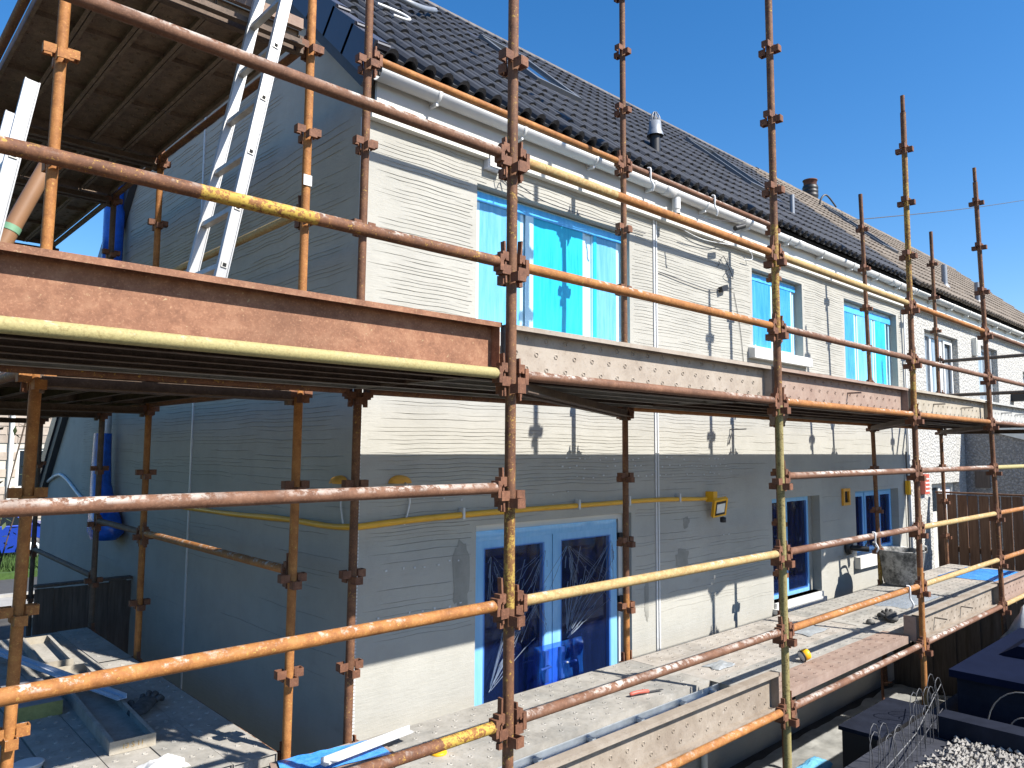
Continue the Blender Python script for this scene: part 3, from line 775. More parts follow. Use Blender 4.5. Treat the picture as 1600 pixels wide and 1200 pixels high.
fl = thing('floodlight', (6.52, YW-.05, .60), 'small yellow floodlight on the wall at the end of the yellow cable sleeve', 'lamp')
ax = Vector((1, 0, 0)).lerp(Vector((.9, -.3, .1)), 1).normalized(); n_ = Vector((-.30, -.80, -.40)).normalized(); ax = Vector((.93, -.3, .22)).normalized(); ax = (ax - n_*ax.dot(n_)).normalized(); az = n_.cross(ax)
c = Vector((6.53, YW-.11, .65))
put('housing', MB().obox(c, ax, az, n_, .075, .095, .02), m_yellow, fl)
put('lens', MB().obox(c + n_*.022, ax, az, n_, .045, .05, .003), m_lens, fl)
put('lens_surround', MB().obox(c + n_*.0205, ax, az, n_, .055, .075, .0022), m_black, fl)
put('bracket', MB().box(6.46, 6.53, YW-.09, YW-.001, .70, .80), m_yellow, fl)
put('sensor', MB().lathe([(0, -.03), (.028, -.025), (.03, .02), (.0, .03)], 12, c + Vector((-.02, -.05, -.115))), m_black, fl)
def lampcover(c, along, lab):
    t = thing('taped_lamp', c, lab, 'lamp'); c = Vector(c)
    vs = []; fs = []; n = 12
    for i in range(5):
        for j in range(n+1):
            a = math.pi*j/n; h = i/4; rr_ = .085*(1-h*h*.85); off = along*(rr_*math.cos(a)) + Vector((0, 0, rr_*.62*math.sin(a)))
            outv = Vector((0, -1, 0)) if abs(along.x) > .5 else Vector((-1, 0, 0))
            vs.append(c + off + outv*(.01+.07*math.sin(h*1.5)))
    for i in range(4):
        for j in range(n): fs.append((i*(n+1)+j, i*(n+1)+j+1, (i+1)*(n+1)+j+1, (i+1)*(n+1)+j))
    put('tape_cover', MB().add(vs, fs, True), m_orange, t)
    p = c + (Vector((.05, -.02, 0)) if abs(along.x) > .5 else Vector((-.02, -.05, 0)))
    put('flex', MB().tube(bez([p, p + along*.03 + Vector((0, 0, -.12)), p + along*-.01 + Vector((0, 0, -.27))], 8), .006, 6), m_wire_w, t)
lampcover((2.84, YW-.003, .975), Vector((1, 0, 0)), 'orange taped over lamp on the front wall just right of the corner')
lampcover((XG-.003, 4.27, .975), Vector((0, 1, 0)), 'orange taped over lamp on the shaded gable wall left of the corner')
t = thing('junction_box', (3.62, YW, 3.26), 'small pale box with loose wires on the wall above the large window', 'box')
put('case', MB().box(3.55, 3.69, YW-.06, YW-.001, 3.275, 3.40), m_alarm, t)
put('lid', MB().box(3.555, 3.66, YW-.072, YW-.0605, 3.285, 3.395), m_white, t)
put('wire', MB().tube(bez([(3.66, YW-.04, 3.275), (3.69, YW-.05, 3.20), (3.72, YW-.03, 3.24), (3.76, YW-.05, 3.19), (3.73, YW-.04, 3.27)], 6), .004, 5), m_wire, t)
put('wire', MB().tube(bez([(3.74, YW-.03, 3.26), (3.9, YW-.04, 3.22), (4.15, YW-.03, 3.17), (4.6, YW-.02, 3.165), (5.5, YW-.02, 3.18)], 6), .004, 5), m_wire, t)
t = thing('hanging_wire', (6.9, YW-.02, 3.0), 'loose black wires with a connector dangling on the upper wall left of the small window', 'cable')
put('wire', MB().tube(bez([(5.72, YW-.012, 2.86), (6.2, YW-.02, 2.83), (6.6, YW-.02, 2.82), (6.85, YW-.03, 2.88), (7.02, YW-.02, 2.9)], 8), .0045, 5), m_wire, t)
put('wire', MB().tube(bez([(5.9, YW-.03, 3.37), (6.4, YW-.05, 3.30), (7.2, YW-.06, 3.36), (7.35, YW-.06, 3.27), (7.2, YW-.04, 3.24)], 8), .0045, 5), m_wire_w, t)
put('wire', MB().tube(bez([(6.74, YW-.01, 3.09), (6.80, YW-.03, 3.20), (6.86, YW-.03, 3.17), (7.0, YW-.03, 3.00), (6.86, YW-.04, 3.03), (6.95, YW-.02, 3.1)], 8), .004, 5), m_wire, t)
put('connector', MB().obox((6.80, YW-.035, 2.865), Vector((.94, 0, .34)), Vector((0, 1, 0)), Vector((-.34, 0, .94)), .06, .022, .026), m_black, t)
put('wire', MB().tube(bez([(7.05, YW-.008, 2.86), (7.16, YW-.008, 2.5), (7.22, YW-.008, 2.12), (7.28, YW-.008, 1.62)], 8), .003, 5), m_wire, t)
t = thing('dowel_hook', (6.95, YW, 1.40), 'thin dark rod and hook sticking out of the sunny wall between the decks', 'hook')
put('rod', MB().tube([(6.93, YW, 1.415), (6.98, YW-.16, 1.42)], .007, 6).tube([(6.88, YW-.01, 1.26), (6.91, YW-.03, 1.36), (6.94, YW-.03, 1.40)], .006, 6), m_wire, t)
t = thing('eaves_camera', (7.0, 3.98, 3.35), 'short black cylinder hanging by wire under the white gutter', 'sensor')
put('body', MB().tube([(6.66, 3.86, 3.42), (6.80, 3.84, 3.47)], .026, 12), m_black, t)
put('wire', MB().tube(bez([(6.1, 3.9, 3.42), (6.4, 3.88, 3.45), (6.7, 3.86, 3.50), (6.95, 3.86, 3.60)], 6), .004, 5), m_wire, t)
t = thing('vent_frame', (9.62, YW, .55), 'orange framed square vent opening right of the blue side door', 'vent')
put('frame', rect_frame(9.54, 9.74, .52, .73, YW-.03, YW-.001, .035), m_orange, t)
put('grille', MB().box(9.575, 9.705, YW-.006, YW-.001, .555, .695), m_hole, t)
t = thing('flue_terminal', (9.66, YW, -.1), 'black round flue terminal with a stub pipe below the orange vent frame', 'flue')
put('flange', MB().lathe([(.0, -.05), (.09, -.045), (.10, -.02), (.085, -.001)], 18, (9.66, YW, .0), 'y'), m_black, t)
put('stub', MB().tube([(9.68, YW-.04, -.01), (9.78, YW-.22, -.02)], .035, 12).tube([(9.76, YW-.19, .02), (9.84, YW-.22, .14)], .008, 6), m_black, t)
t = thing('level_clamp', (11.68, YW, .6), 'small yellow clamp on a thin pole against the wall end', 'clamp')
put('clamp', MB().box(11.64, 11.72, YW-.07, YW-.02, .58, .78), m_yellow, t)
put('pole', MB().tube([(11.70, YW-.03, -.35), (11.69, YW-.03, 1.2)], .012, 8), m_wire, t)

# blue wrapped flue pipe on the gable
t = thing('wrapped_downpipe', (2.38, 9.2, -.4), 'tall downpipe on the gable wall wrapped in shiny blue plastic', 'pipe')
put('upper_wrap', MB().tube([(2.38, 9.15, z) for z in (1.66, 2.4, 3.2, 4.6)], [.085, .10, .105, .11], 14), m_ply, t)
put('bare_pipe', MB().tube([(2.41, 9.15, 1.3), (2.41, 9.15, 1.66)], .055, 14), m_galv, t)
vs = []; fs = []; n = 16; prof = [(1.34, .10, 0), (1.1, .11, 0), (.8, .13, -.02), (.62, .18, -.10), (.45, .27, -.22), (.30, .33, -.28), (.22, .20, -.25)]
for (z, r_, o_) in prof:
    for j in range(n):
        a = 2*math.pi*j/n; k = 1+.10*mnoise.noise((math.cos(a)*3, math.sin(a)*3, z*5))
        vs.append((2.37+.10*math.cos(a)*(r_/.13)**.5, 9.1+o_+r_*math.sin(a)*k, z))
for i in range(len(prof)-1):
    for j in range(n): fs.append((i*n+j, i*n+(j+1) % n, (i+1)*n+(j+1) % n, (i+1)*n+j))
put('flared_wrap', MB().add(vs, fs, True), m_ply, t)
t = thing('gable_cable', (2.5, 11, .5), 'pale looping cable pinned to the shaded gable wall beside the blue pipe', 'cable')
put('cable', MB().tube(bez([(XG-.02, 12.5, .62), (XG-.02, 11.7, .80), (XG-.02, 11.2, .78), (XG-.02, 10.3, .56), (XG-.02, 9.6, .56)], 8), .022, 7), m_wire_w, t)

# ------------------------------------------------------------------ scaffold
ST, TR = .495, .0242
B = 2.4384
PX = [2.25 + B*i for i in range(-1, 5)]          # P0..P5
YO, YI = 2.416, 3.702
scaf = thing('front_scaffold', (7.1, 3.05, GZ), 'rusty tubular scaffold with two steel decks along the front of the house', 'scaffold')
gscaf = thing('gable_scaffold', (1.3, 6.0, GZ), 'rusty tubular scaffold with three steel decks beside the shaded gable wall', 'scaffold')
def ustrap(mb, d, z):
    d = Vector(d); q = Vector((-d.y, d.x, 0)); zz = Vector((0, 0, 1)); h = .021
    for sgn in (-1, 1): mb.obox(d*.047 + q*(sgn*.021) + zz*z, d, q, zz, .025, .003, h)
    mb.obox(d*.070 + zz*z, d, q, zz, .003, .0178, h)
vmb = MB()
for d in ((1, 0, 0), (-1, 0, 0)): ustrap(vmb, d, .012)
for d in ((0, 1, 0), (0, -1, 0)): ustrap(vmb, d, -.020)
VME = vmb.mesh('v_pressing'); VME.materials.append(m_clamp)
POLES = {}
def paint(o, ax, bands):          # stretches of another finish along a tube
    for (a, b, m) in bands:
        o.data.materials.append(m); k = len(o.data.materials)-1; off = WL[o.name][ax]
        for p in o.data.polygons:
            if a <= p.center[ax]+off <= b: p.material_index = k
def standard(name, x, y, z0, z1, mat, par, lean=(0, 0), ks=(), vmat=None, joints=(), bands=()):
    def at(z): return Vector((x+lean[0]*(z+1), y+lean[1]*(z+1), z))
    POLES[name] = at
    zs = sorted({z0, z1, *[q for b in bands for q in b[:2]]}); mb = MB()
    for i in range(len(zs)-1): mb.hollow(at(zs[i]), at(zs[i+1]), TR)
    for j in joints: mb.tube([at(j-.002), at(j+.002)], TR+.0012, 14, False)
    o = put('standard', mb, mat, par, at(z0)); paint(o, 2, bands)
    for k in ks:
        inst('v_pressing', VME, vmat or m_clamp, o, at(k*ST), (0, 0, random.uniform(-.08, .08)))
    return o
kr = range(-3, 9)
standard('P1', PX[1], YO, GZ, 4.7, m_rust_v, scaf, (.001, 0), [k for k in kr if k != -3], joints=(.495*2+.28,), bands=[(.52, .95, m_rust_yellow)])
standard('P2', PX[2], YO, GZ, 5.3, m_rust_v, scaf, (-.004, 0), range(-2, 10), joints=(2.05, .6), bands=[(1.98, 2.72, m_rust_yellow), (-1.9, 1.5, m_olive_d)])
standard('P3', PX[3], YO, GZ, 4.30, m_rust_v, scaf, (.004, 0), range(-2, 9), joints=(3.2, 1.0), bands=[(2.55, 3.9, m_rust_yellow), (1.5, 2.02, m_rust_yellow), (-1.9, .2, m_rust_orange)])
put('spigot', MB().hollow(POLES['P3'](4.31), POLES['P3'](4.46), .0185), m_rust, scaf)
standard('P4', PX[4]+.01, YO, GZ, 4.18, m_rust_v, scaf, (-.060, 0), range(-2, 9), joints=(1.2,))
put('spigot', MB().hollow(POLES['P4'](4.19), POLES['P4'](4.34), .0185), m_rust, scaf)
standard('P5', PX[5], YO, GZ, 4.2, m_rust_v, scaf, (-.04, 0), range(-2, 8))
standard('P0', PX[0], YO, GZ, 4.2, m_rust_v, scaf, (0, 0), range(0, 8))
standard('I0', PX[1], YI, GZ, 5.0, m_rust_v, scaf, (.0065, 0), range(-2, 9), joints=(1.35,))
standard('I1', PX[2], YI, GZ, 6.2, m_rust_v, scaf, (-.002, 0), range(-2, 12), joints=(2.2,), bands=[(1.6, 1.85, m_rust_yellow), (-1.9, .1, m_rust_orange)])
standard('I2', PX[3], YI, GZ, 4.0, m_rust_v, scaf, (0, 0), range(-2, 8))
standard('I3', PX[4]+.06, YI, GZ+.3, 4.39, m_rust_v, scaf, (-.045, 0), range(-2, 9), bands=[(-.5, -.05, m_rust_yellow)])
standard('I4', PX[5]+.02, YI, GZ, 4.43, m_rust_v, scaf, (-.024, 0), range(-2, 9))
mb = MB(); mb.tube([(9.55, YI, GZ), (9.55, YI, GZ+.55)], .017, 10); mb.tube([(9.55, YI, GZ+.36), (9.55, YI-.11, GZ+.38)], .010, 8); mb.box(9.47, 9.63, YI-.08, YI+.08, GZ, GZ+.008)
put('base_jack', mb, m_clamp, scaf)
# gable run
GX, GW, GY0 = 1.94, 1.26, 3.793
standard('L', GX-GW, GY0, GZ, 4.4, m_rust_orange, gscaf, (.013, 0), (0, 1, 2, 3, 5, 6, 7), m_rust_orange, (2.05,))
standard('L', GX-GW, GY0+B, GZ, 4.6, m_rust, gscaf, (.01, 0), range(-1, 8))
standard('G0', GX, GY0, GZ, 5.0, m_rust_orange, gscaf, (.004, 0), (-1, 0, 1, 2, 3, 5, 6, 7, 8))
standard('G1', GX, GY0+B, GZ, 3.9, m_rust_orange, gscaf, (0, 0), range(-1, 8))
standard('G2', GX, GY0+B+1.27, GZ, 3.9, m_under, gscaf, (0, 0), range(-1, 8))
standard('G3', GX, GY0+2*B+1.27, GZ, 3.9, m_under, gscaf, (0, 0), range(-1, 8))

def wedge_mb(p, d):       # p: pole axis at the ledger's height, d: unit vector from the pole along the ledger
    mb = MB(); q = Vector((-d.y, d.x, 0)).normalized(); z = Vector((0, 0, 1)); wz = random.uniform(-.022, .022); tl = random.uniform(-.09, .09); zt = (z + q*tl).normalized(); qt = zt.cross(d).normalized()
    mb.obox(p + d*.047 + z*wz, d, qt, zt, .0045, .0125, .095); mb.tube([p + d*.0405 + zt*(wz+.078), p + d*.0535 + zt*(wz+.078)], .0042, 6); mb.tube([p + d*.052 - q*.026 + z*.012, p + d*.052 + q*.026 + z*.012], .006, 6)        # wedge blade
    mb.obox(p + d*.078 + z*(-.005), d, q, z, .010, .024, .036)    # end plate
    mb.obox(p + d*.052 + z*(.028), d, q, z, .018, .019, .020)     # upper jaw
    mb.obox(p + d*.050 + z*(-.085), d, q, z, .010, .010, .012)
    return mb
def ledger(pa, pb, k, mat, par, dz=.045, wedges=True, wmat=None, bands=()):
    z = k*ST + dz; a = POLES[pa](z) if isinstance(pa, str) else Vector(pa); b = POLES[pb](z) if isinstance(pb, str) else Vector(pb)
    sp = sorted({0., 1., *[(q-a.x)/(b.x-a.x) for w_ in bands for q in w_[:2]]})
    d = (b-a).normalized(); dd = Vector((d.x, d.y, 0)).normalized()
    mb = MB(); A, E = a + d*.082, b - d*.082
    for i in range(len(sp)-1): mb.hollow(A.lerp(E, sp[i]), A.lerp(E, sp[i+1]), TR)
    o = put('ledger', mb, mat, par, a); paint(o, 0, [(q[0]-.05, q[1]+.05, q[2]) for q in bands])
    if wedges:
        wa = put('wedge', wedge_mb(a, dd), wmat or m_clamp, o); wb = put('wedge', wedge_mb(b, -dd), wmat or m_clamp, o)
    return o
LM = {  # bay -> level -> material
 0: {5: m_rust_red, 4: m_rust, 3: m_olive, 2: m_rust_red, 1: m_rust_orange, 0: m_rust, -1: m_rust_orange},
 1: {5: m_rust_orange, 4: m_rust_orange, 3: m_rust_red, 1: m_ochre, 0: m_rust_red, -1: m_rust_orange},
 2: {5: m_ochre, 4: m_rust_red, 3: m_rust_orange, 2: m_rust_red, 1: m_rust_red, 0: m_rust_orange, -1: m_rust_red},
 3: {5: m_rust_orange, 4: m_rust_red, 3: m_rust_orange, 2: m_rust_red, 1: m_ochre, 0: m_ochre, -1: m_rust_red},
 4: {5: m_rust_red, 4: m_rust_red, 3: m_rust_red, 2: m_olive, 1: m_rust_orange, 0: m_rust_orange, -1: m_ochre}}
LB_ = {(0, 4): [(.86, 1.31, m_flake)], (1, 5): [(2.50, 2.95, m_ochre)], (0, 0): [(1.95, 2.15, m_flake)]}
for b_, d in LM.items():
    for k, m in d.items(): ledger('P%d' % b_, 'P%d' % (b_+1), k, m, scaf, bands=LB_.get((b_, k), ()))
# the one flaking yellow stretch of the middle rail
mb = MB(); z = 4*ST+.045
for i in range(4): ledger('I%d' % i, 'I%d' % (i+1), 3, m_rust_orange if i else m_rust, scaf); ledger('I%d' % i, 'I%d' % (i+1), -1, m_under, scaf)
ledger('I0', 'I1', 7, m_rust_orange, scaf); ledger('I1', 'I2', 7, m_rust_red, scaf)
ledger('I2', 'I3', 4, m_rust_red, scaf); ledger('I3', 'I4', 4, m_rust_red, scaf)
for k in (4, 5): ledger('I4', 'P5', k, m_under, scaf, .03)
# stub of the inner bottom rail by the left deck
ledger((PX[0], YI, 3*ST+.045), 'I0', 3, m_rust, scaf)
# gable rails
POLES['L1'] = lambda z: Vector((GX-GW, GY0+B, z))
ledger('G0', 'G1', 5, m_ochre, gscaf); ledger('G0', 'G1', 1, m_rust_orange, gscaf); ledger('G1', 'G2', 1, m_under, gscaf); ledger('G2', 'G3', 0, m_under, gscaf)
for k in (-1, 3, 7):
    ledger('G0', 'G1', k, m_rust, gscaf); ledger('G1', 'G2', k, m_rust, gscaf)
    ledger((GX-GW, GY0, k*ST+.045), 'L1', k, m_rust, gscaf)
    if k > 0: ledger('G2', 'G3', k, m_under, gscaf)
def transom(a, b, z, par, mat=m_under):
    a = Vector((a[0], a[1], z)); b = Vector((b[0], b[1], z)); d = (b-a).normalized(); q = Vector((-d.y, d.x, 0)); c = (a+b)/2; L = (b-a).length/2 - .05
    mb = MB(); zz = Vector((0, 0, 1))
    for s in (-1, 1):
        mb.obox(c + q*(s*.026) + zz*.0, d, q, zz, L, .003, .026); mb.obox(c + q*(s*.048) - zz*.023, d, q, zz, L, .0185, .003)
    for s in (-1, 1): mb.obox(c + d*(s*(L-.0)), d, q, zz, .012, .022, .05)
    put('transom', mb, mat, par)
for i in range(1, 6):
    for k in (-1, 3): transom((POLES['P%d' % i](k*ST).x, YO), (POLES['I%d' % min(i, 4)](k*ST).x if i < 5 else PX[5], YI), k*ST-.004, scaf)
for k in (3, 7):
    for yy in (GY0, GY0+B, GY0+B+1.27, GY0+2*B+1.27): transom((GX-GW, yy), (GX, yy), k*ST-.004, gscaf)
transom((GX-GW, GY0+B+1.27), (GX, GY0+B+1.27), -ST-.004, gscaf); transom((GX-GW, GY0), (GX, GY0), -ST-.004, gscaf)
put('edge_board', MB().box(GX-GW+.03, GX-.03, GY0+.003, GY0+.035, 7*ST+.105, 7*ST+.165), m_toe_pink, gscaf)

# steel boards: channel section with stamped grip rings
def board_mb(L, w=.230, h=.060, rings=True, caps=True, ribs=True):
    mb = MB(); a = w/2; t = .003
    prof = [(-a+.022, -h), (-a, -h), (-a, 0), (a, 0), (a, -h), (a-.022, -h), (a-.022, -h+t), (a-t, -h+t), (a-t, -t), (-a+t, -t), (-a+t, -h+t), (-a+.022, -h+t)]
    n = len(prof); vs = [(x, p[0], p[1]) for x in (0, L) for p in prof]
    mb.add(vs, [(i, (i+1) % n, n+(i+1) % n, n+i) for i in range(n)])
    for x in (0, L):      # profile ends
        o = 0 if x == 0 else n
        for q in ((0, 1, 10, 11), (1, 2, 9, 10), (2, 3, 8, 9), (3, 4, 7, 8), (4, 5, 6, 7)):
            mb.f.append(tuple(len(mb.v)-2*n+o+i for i in q)); mb.sm.append(False)
    if caps:
        for x in (.012, L-.015): mb.box(x, x+.003, -a+.0035, a-.0035, -h+.001, -t-.0005)
    if ribs:
        for x in (L*.33, L*.66): mb.box(x, x+.004, -a+.0035, a-.0035, -.032, -t-.0005)
    # shallow stiffening folds along the top
    if rings:
        nx = int(L/.13); q = 6
        for i in range(nx):
            for j, yy in enumerate((-.07, 0, .07)):
                cx = .06 + i*(L-.12)/max(1, nx-1) + (.033 if j % 2 else -.033)
                if not .03 < cx < L-.03: continue
                for (zb, s) in ((0, 1), (-t, -1)):
                    vs = []
                    for (r_, hh) in ((.0155, 0), (.0105, .0042), (.0065, -.002)):
                        for m in range(q): an = 2*math.pi*m/q; vs.append((cx+r_*math.cos(an), yy+r_*math.sin(an), zb + s*(hh+.0002)))
                    fs = []
                    for rr_ in range(2):
                        for m in range(q):
                            f = (rr_*q+m, rr_*q+(m+1) % q, (rr_+1)*q+(m+1) % q, (rr_+1)*q+m); fs.append(f if s > 0 else f[::-1])
                    mb.add(vs, fs)
    return mb
BME = {}
def board(L, mat, par, loc, rot=(0, 0, 0), name='deck_board', h=.06, w=.23, rings=True, ribs=True):
    key = (round(L, 3), h, w, rings, ribs)
    if key not in BME: BME[key] = board_mb(L, w, h, rings, True, ribs).mesh('deck_board'); BME[key].materials.append(mat)
    o = inst(name, BME[key], mat, par, loc, rot); return o
rb = random.Random(21)
yc = [2.628 + .2325*i for i in range(5)]
LB = B - .004
for b_ in range(5):
    x0 = PX[b_]+.002
    for i, yy in enumerate(yc):
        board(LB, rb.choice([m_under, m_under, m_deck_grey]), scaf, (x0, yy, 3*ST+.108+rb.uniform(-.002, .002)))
        if b_ == 1 and i < 2: continue
        board(LB, rb.choice([m_deck, m_deck2]) if i > 0 else m_toe_pink if b_ == 2 else m_deck, scaf, (x0, yy, -ST+.104+rb.uniform(-.003, .003)))
# galvanised board lying hollow side up in the outer slot of the second bay
mb = MB(); L = LB; x0 = PX[1]+.02
yq, zq = 2.80, -ST+.068
mb.box(x0, x0+L, yq-.115, yq+.115, zq-.02, zq-.017); mb.box(x0, x0+L, yq-.115, yq-.111, zq-.017, zq+.024); mb.box(x0, x0+L, yq+.111, yq+.115, zq-.017, zq+.03)
for q in (.28, .62, 1.05, 1.5, 1.95, 2.3):
    mb.box(x0+q, x0+q+.03, yq+.068, yq+.110, zq-.017, zq+.012); mb.box(x0+q, x0+q+.05, yq-.1105, yq+.11, zq-.0168, zq-.010)
put('galvanised_board', mb, m_galv, scaf)
mb = MB(); mb.box(x0, x0+L, 2.53, 2.60, -ST+.05, -ST+.09); put('deck_runner', mb, m_toe_beige, scaf)
# gable decks
xc = [.842 + .2365*i for i in range(5)]
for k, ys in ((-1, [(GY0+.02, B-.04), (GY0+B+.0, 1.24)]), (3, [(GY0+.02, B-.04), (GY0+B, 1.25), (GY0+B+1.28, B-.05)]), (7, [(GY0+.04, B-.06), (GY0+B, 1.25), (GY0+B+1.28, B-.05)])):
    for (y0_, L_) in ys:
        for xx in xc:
            board(round(L_, 2), (m_under_bounce if k == 7 else m_under) if k > 0 else rb.choice([m_deck_grey, m_deck2]), gscaf, (xx, y0_+rb.uniform(0, .01), k*ST+.106+rb.uniform(-.002, .003)), (0, 0, R(90)))
    
# toe boards: the same boards on edge, hollow side outwards
def toe(b_, k, mat, x0=None, L=None, ribs=(), plain_=False):
    xa = PX[b_]+.02 if x0 is None else x0; L = LB-.04 if L is None else L
    o = board(round(L, 3), mat, scaf, (xa, 2.505, k*ST+.045+.118), (R(-90), 0, 0), 'toe_board', rings=not plain_, ribs=False)
    for q in ribs:
        put('stiffener', MB().box(xa+q, xa+q+.014, 2.490, 2.5015, k*ST+.045+.006, k*ST+.045+.228), mat, o)
    return o
toe(0, 3, m_toe_rust, plain_=True); toe(1, 3, m_toe_beige); toe(2, 3, m_toe_pink, ribs=(1.25,)); toe(3, 3, m_toe_cream, ribs=(.75, 1.6)); toe(4, 3, m_toe_grey, ribs=(.6, 1.2, 1.8))
toe(1, -1, m_toe_dull); toe(3, -1, m_toe_dull, ribs=(.55, 1.3)); toe(4, -1, m_toe_pink); toe(0, -1, m_toe_beige)
put('toe_board_end', MB().box(PX[3]-.02, PX[3]-.002, 2.46, 2.56, -ST+.06, -ST+.27), m_toe_pink, scaf)
# paper tag
put('tag', MB().box(POLES['G0'](2.72).x-.03, POLES['G0'](2.72).x+.02, GY0-.030, GY0-.0265, 2.66, 2.72), m_rag, gscaf)

# ------------------------------------------------------------------ ladders
def ladder(xb, zb, slope, L, ya, yb, lab, grp):
    d = Vector((slope, 0, 1)).normalized(); n = Vector((1, 0, -slope)).normalized()
    base = Vector((xb, ya, zb)); t = thing('ladder', base, lab, 'ladder', grp); yv = Vector((0, 1, 0))
    for y_, sgn in ((ya, -1), (yb, 1)):
        c = Vector((xb, y_, zb)) + d*(L/2)
        mb = MB(); mb.obox(c, n, yv, d, .021, .010, L/2); mb.obox(c + n*.0235, n, yv, d, .0025, .015, L/2); mb.obox(c - n*.0235, n, yv, d, .0025, .015, L/2)
        put('stile', mb, m_alu, t)
    s = .14
    while s < L-.08:
        c = Vector((xb, (ya+yb)/2, zb)) + d*s
        rg_ = put('rung', MB().obox(c, n, yv, d, .015, (yb-ya)/2-.011, .013), m_rung, t)
        for y_, sgn in ((ya, -1), (yb, 1)):
            e = Vector((xb, y_+sgn*.0125, zb)) + d*s
            mb = MB(); mb.obox(e, n, yv, d, .014, .0026, .013); put('rung_ferrule', mb, m_rung, rg_)
            mb = MB(); mb.obox(e + yv*(sgn*.0032), n, yv, d, .008, .0012, .008); put('rung_socket', mb, m_hole, rg_)
        s += .283
    return t
ladder(1.246, 1.605, .186, 3.0, 3.33, 3.72, 'aluminium ladder leaning up past the roof edge from the upper deck', None)
ladder(.40, 1.605, .150, 1.02, 3.33, 3.72, 'short end of an aluminium ladder at the left edge behind the yellow pole', None)
PIPE_A, PIPE_B = (.44, 4.45, 1.64), (.83, 4.45, 2.67)
t = thing('pipe_offcut', (.72, 4.4, 2.2), 'tan pipe with a green cord round it behind the left ladder', 'pipe')
put('pipe', MB().tube([PIPE_A, PIPE_B], .040, 14), m_tan, t)
put('cord', MB().tube([Vector(PIPE_A).lerp(Vector(PIPE_B), .62), Vector(PIPE_A).lerp(Vector(PIPE_B), .65)], .0430, 14, False), m_green, t)

# ------------------------------------------------------------------ things lying on the lower decks
DZ = -ST + .106
t = thing('mortar_bucket', (9.72, 3.52, DZ), 'grey cement caked rubber bucket standing on the lower deck by the wall', 'bucket')
n = 24; prof = [(.0, .004), (.185, .004), (.20, .02), (.262, .40), (.272, .405), (.268, .415), (.255, .405), (.235, .30), (.0, .30)]
mb = MB(); mb.lathe(prof[:-2] + [(.24, .32)], n, (9.72, 3.50, DZ)); put('tub', mb, m_bucket, t)
mb = MB(); mb.lathe([(.24, .32), (.10, .335), (.0, .33)], n, (9.72, 3.50, DZ)); put('mortar', mb, m_cement, t)
for sx in (-1, 1):
    P = bez([(9.72+sx*.07-.16, 3.50+sx*.235, DZ+.40), (9.72-.14, 3.50+sx*.27, DZ+.47), (9.72+.0, 3.50+sx*.28, DZ+.475), (9.72+.09, 3.50+sx*.25, DZ+.40)], 6)
    put('handle', MB().tube(P, .013, 8), m_bucket, t)
def glove(c, ang, lab, size=1.):
    t = thing('work_glove', c, lab, 'glove'); c = Vector(c); ca, sa = math.cos(ang), math.sin(ang)
    def W(x, y, z): return c + Vector((x*ca - y*sa, x*sa + y*ca, z))*size
    mb = MB(); vs = []; fs = []; n = 14
    for i, (x, wy, wz, zc) in enumerate([(-.15, .045, .022, .03), (-.10, .055, .026, .032), (-.03, .058, .030, .036), (.04, .055, .028, .04), (.07, .04, .018, .035)]):
        for j in range(n):
            a = 2*math.pi*j/n; k = 1+.2*mnoise.noise((x*30, math.cos(a)*2, math.sin(a)*2+c.x)); vs.append(W(x, wy*math.cos(a)*k, zc+wz*math.sin(a)*k))
    for i in range(4):
        for j in range(n): fs.append((i*n+j, i*n+(j+1) % n, (i+1)*n+(j+1) % n, (i+1)*n+j))
    fs += [tuple(range(n))[::-1], tuple(range(4*n, 5*n))]
    put('palm', mb.add(vs, fs, True), m_glove, t)
    for q, (y_, L_, zz) in enumerate([(-.042, .075, .02), (-.015, .10, .045), (.013, .095, .05), (.04, .08, .025)]):
        put('finger', MB().tube(bez([W(.05, y_, .036), W(.05+L_*.5, y_*1.25, .036+zz*.7), W(.05+L_, y_*1.4, .018)], 4), [.016]*8+[.010], 8), m_glove, t)
    put('thumb', MB().tube(bez([W(-.04, .05, .03), W(.0, .085, .045), W(.04, .10, .02)], 4), [.017]*8+[.011], 8), m_glove, t)
glove((7.62, 2.86, DZ), .5, 'crumpled black and grey work glove in the middle of the front deck', 1.0)
glove((1.60, 4.95, DZ), .9, 'dark work glove lying on the gable deck beside the long steel tray', 1.0)
put('mortar_lump', MB().lathe([(0, .045), (.03, .035), (.042, .01), (.03, 0)], 9, (7.30, 2.92, DZ)), m_cement, label='small dark lump of mortar near the crumpled glove on the front deck', cat='debris')
t = thing('tape_roll', (5.60, 2.74, DZ), 'white capped roll of yellow tape lying on the front deck', 'tape')
ax_ = Vector((.83, -.45, .32)).normalized()
def disc(c, ax, prof, n=18):
    u = ax.cross(Vector((0, 0, 1))).normalized(); q = ax.cross(u); vs = []; fs = []
    for (r_, h) in prof:
        for j in range(n): a = 2*math.pi*j/n; vs.append(Vector(c) + ax*h + (u*math.cos(a)+q*math.sin(a))*r_)
    for i in range(len(prof)-1):
        for j in range(n): fs.append((i*n+j, i*n+(j+1) % n, (i+1)*n+(j+1) % n, (i+1)*n+j))
    return MB().add(vs, fs, True)
cc = Vector((5.62, 2.75, DZ+.046))
def disc_s(c, ax, prof): return disc(c, ax, [(r_*.74, h*.74) for r_, h in prof])
put('roll', disc_s(cc, ax_, [(.0, .055), (.052, .055), (.056, .04), (.056, -.02), (.05, -.021)]), m_yellow, t)
put('side', disc_s(cc, ax_, [(.055, -.0205), (.052, -.028), (.02, -.029), (.0, -.0285)]), m_rag, t)
put('rim', disc_s(cc, ax_, [(.059, -.012), (.060, -.026), (.054, -.030), (.0525, -.0285)]), m_black, t)
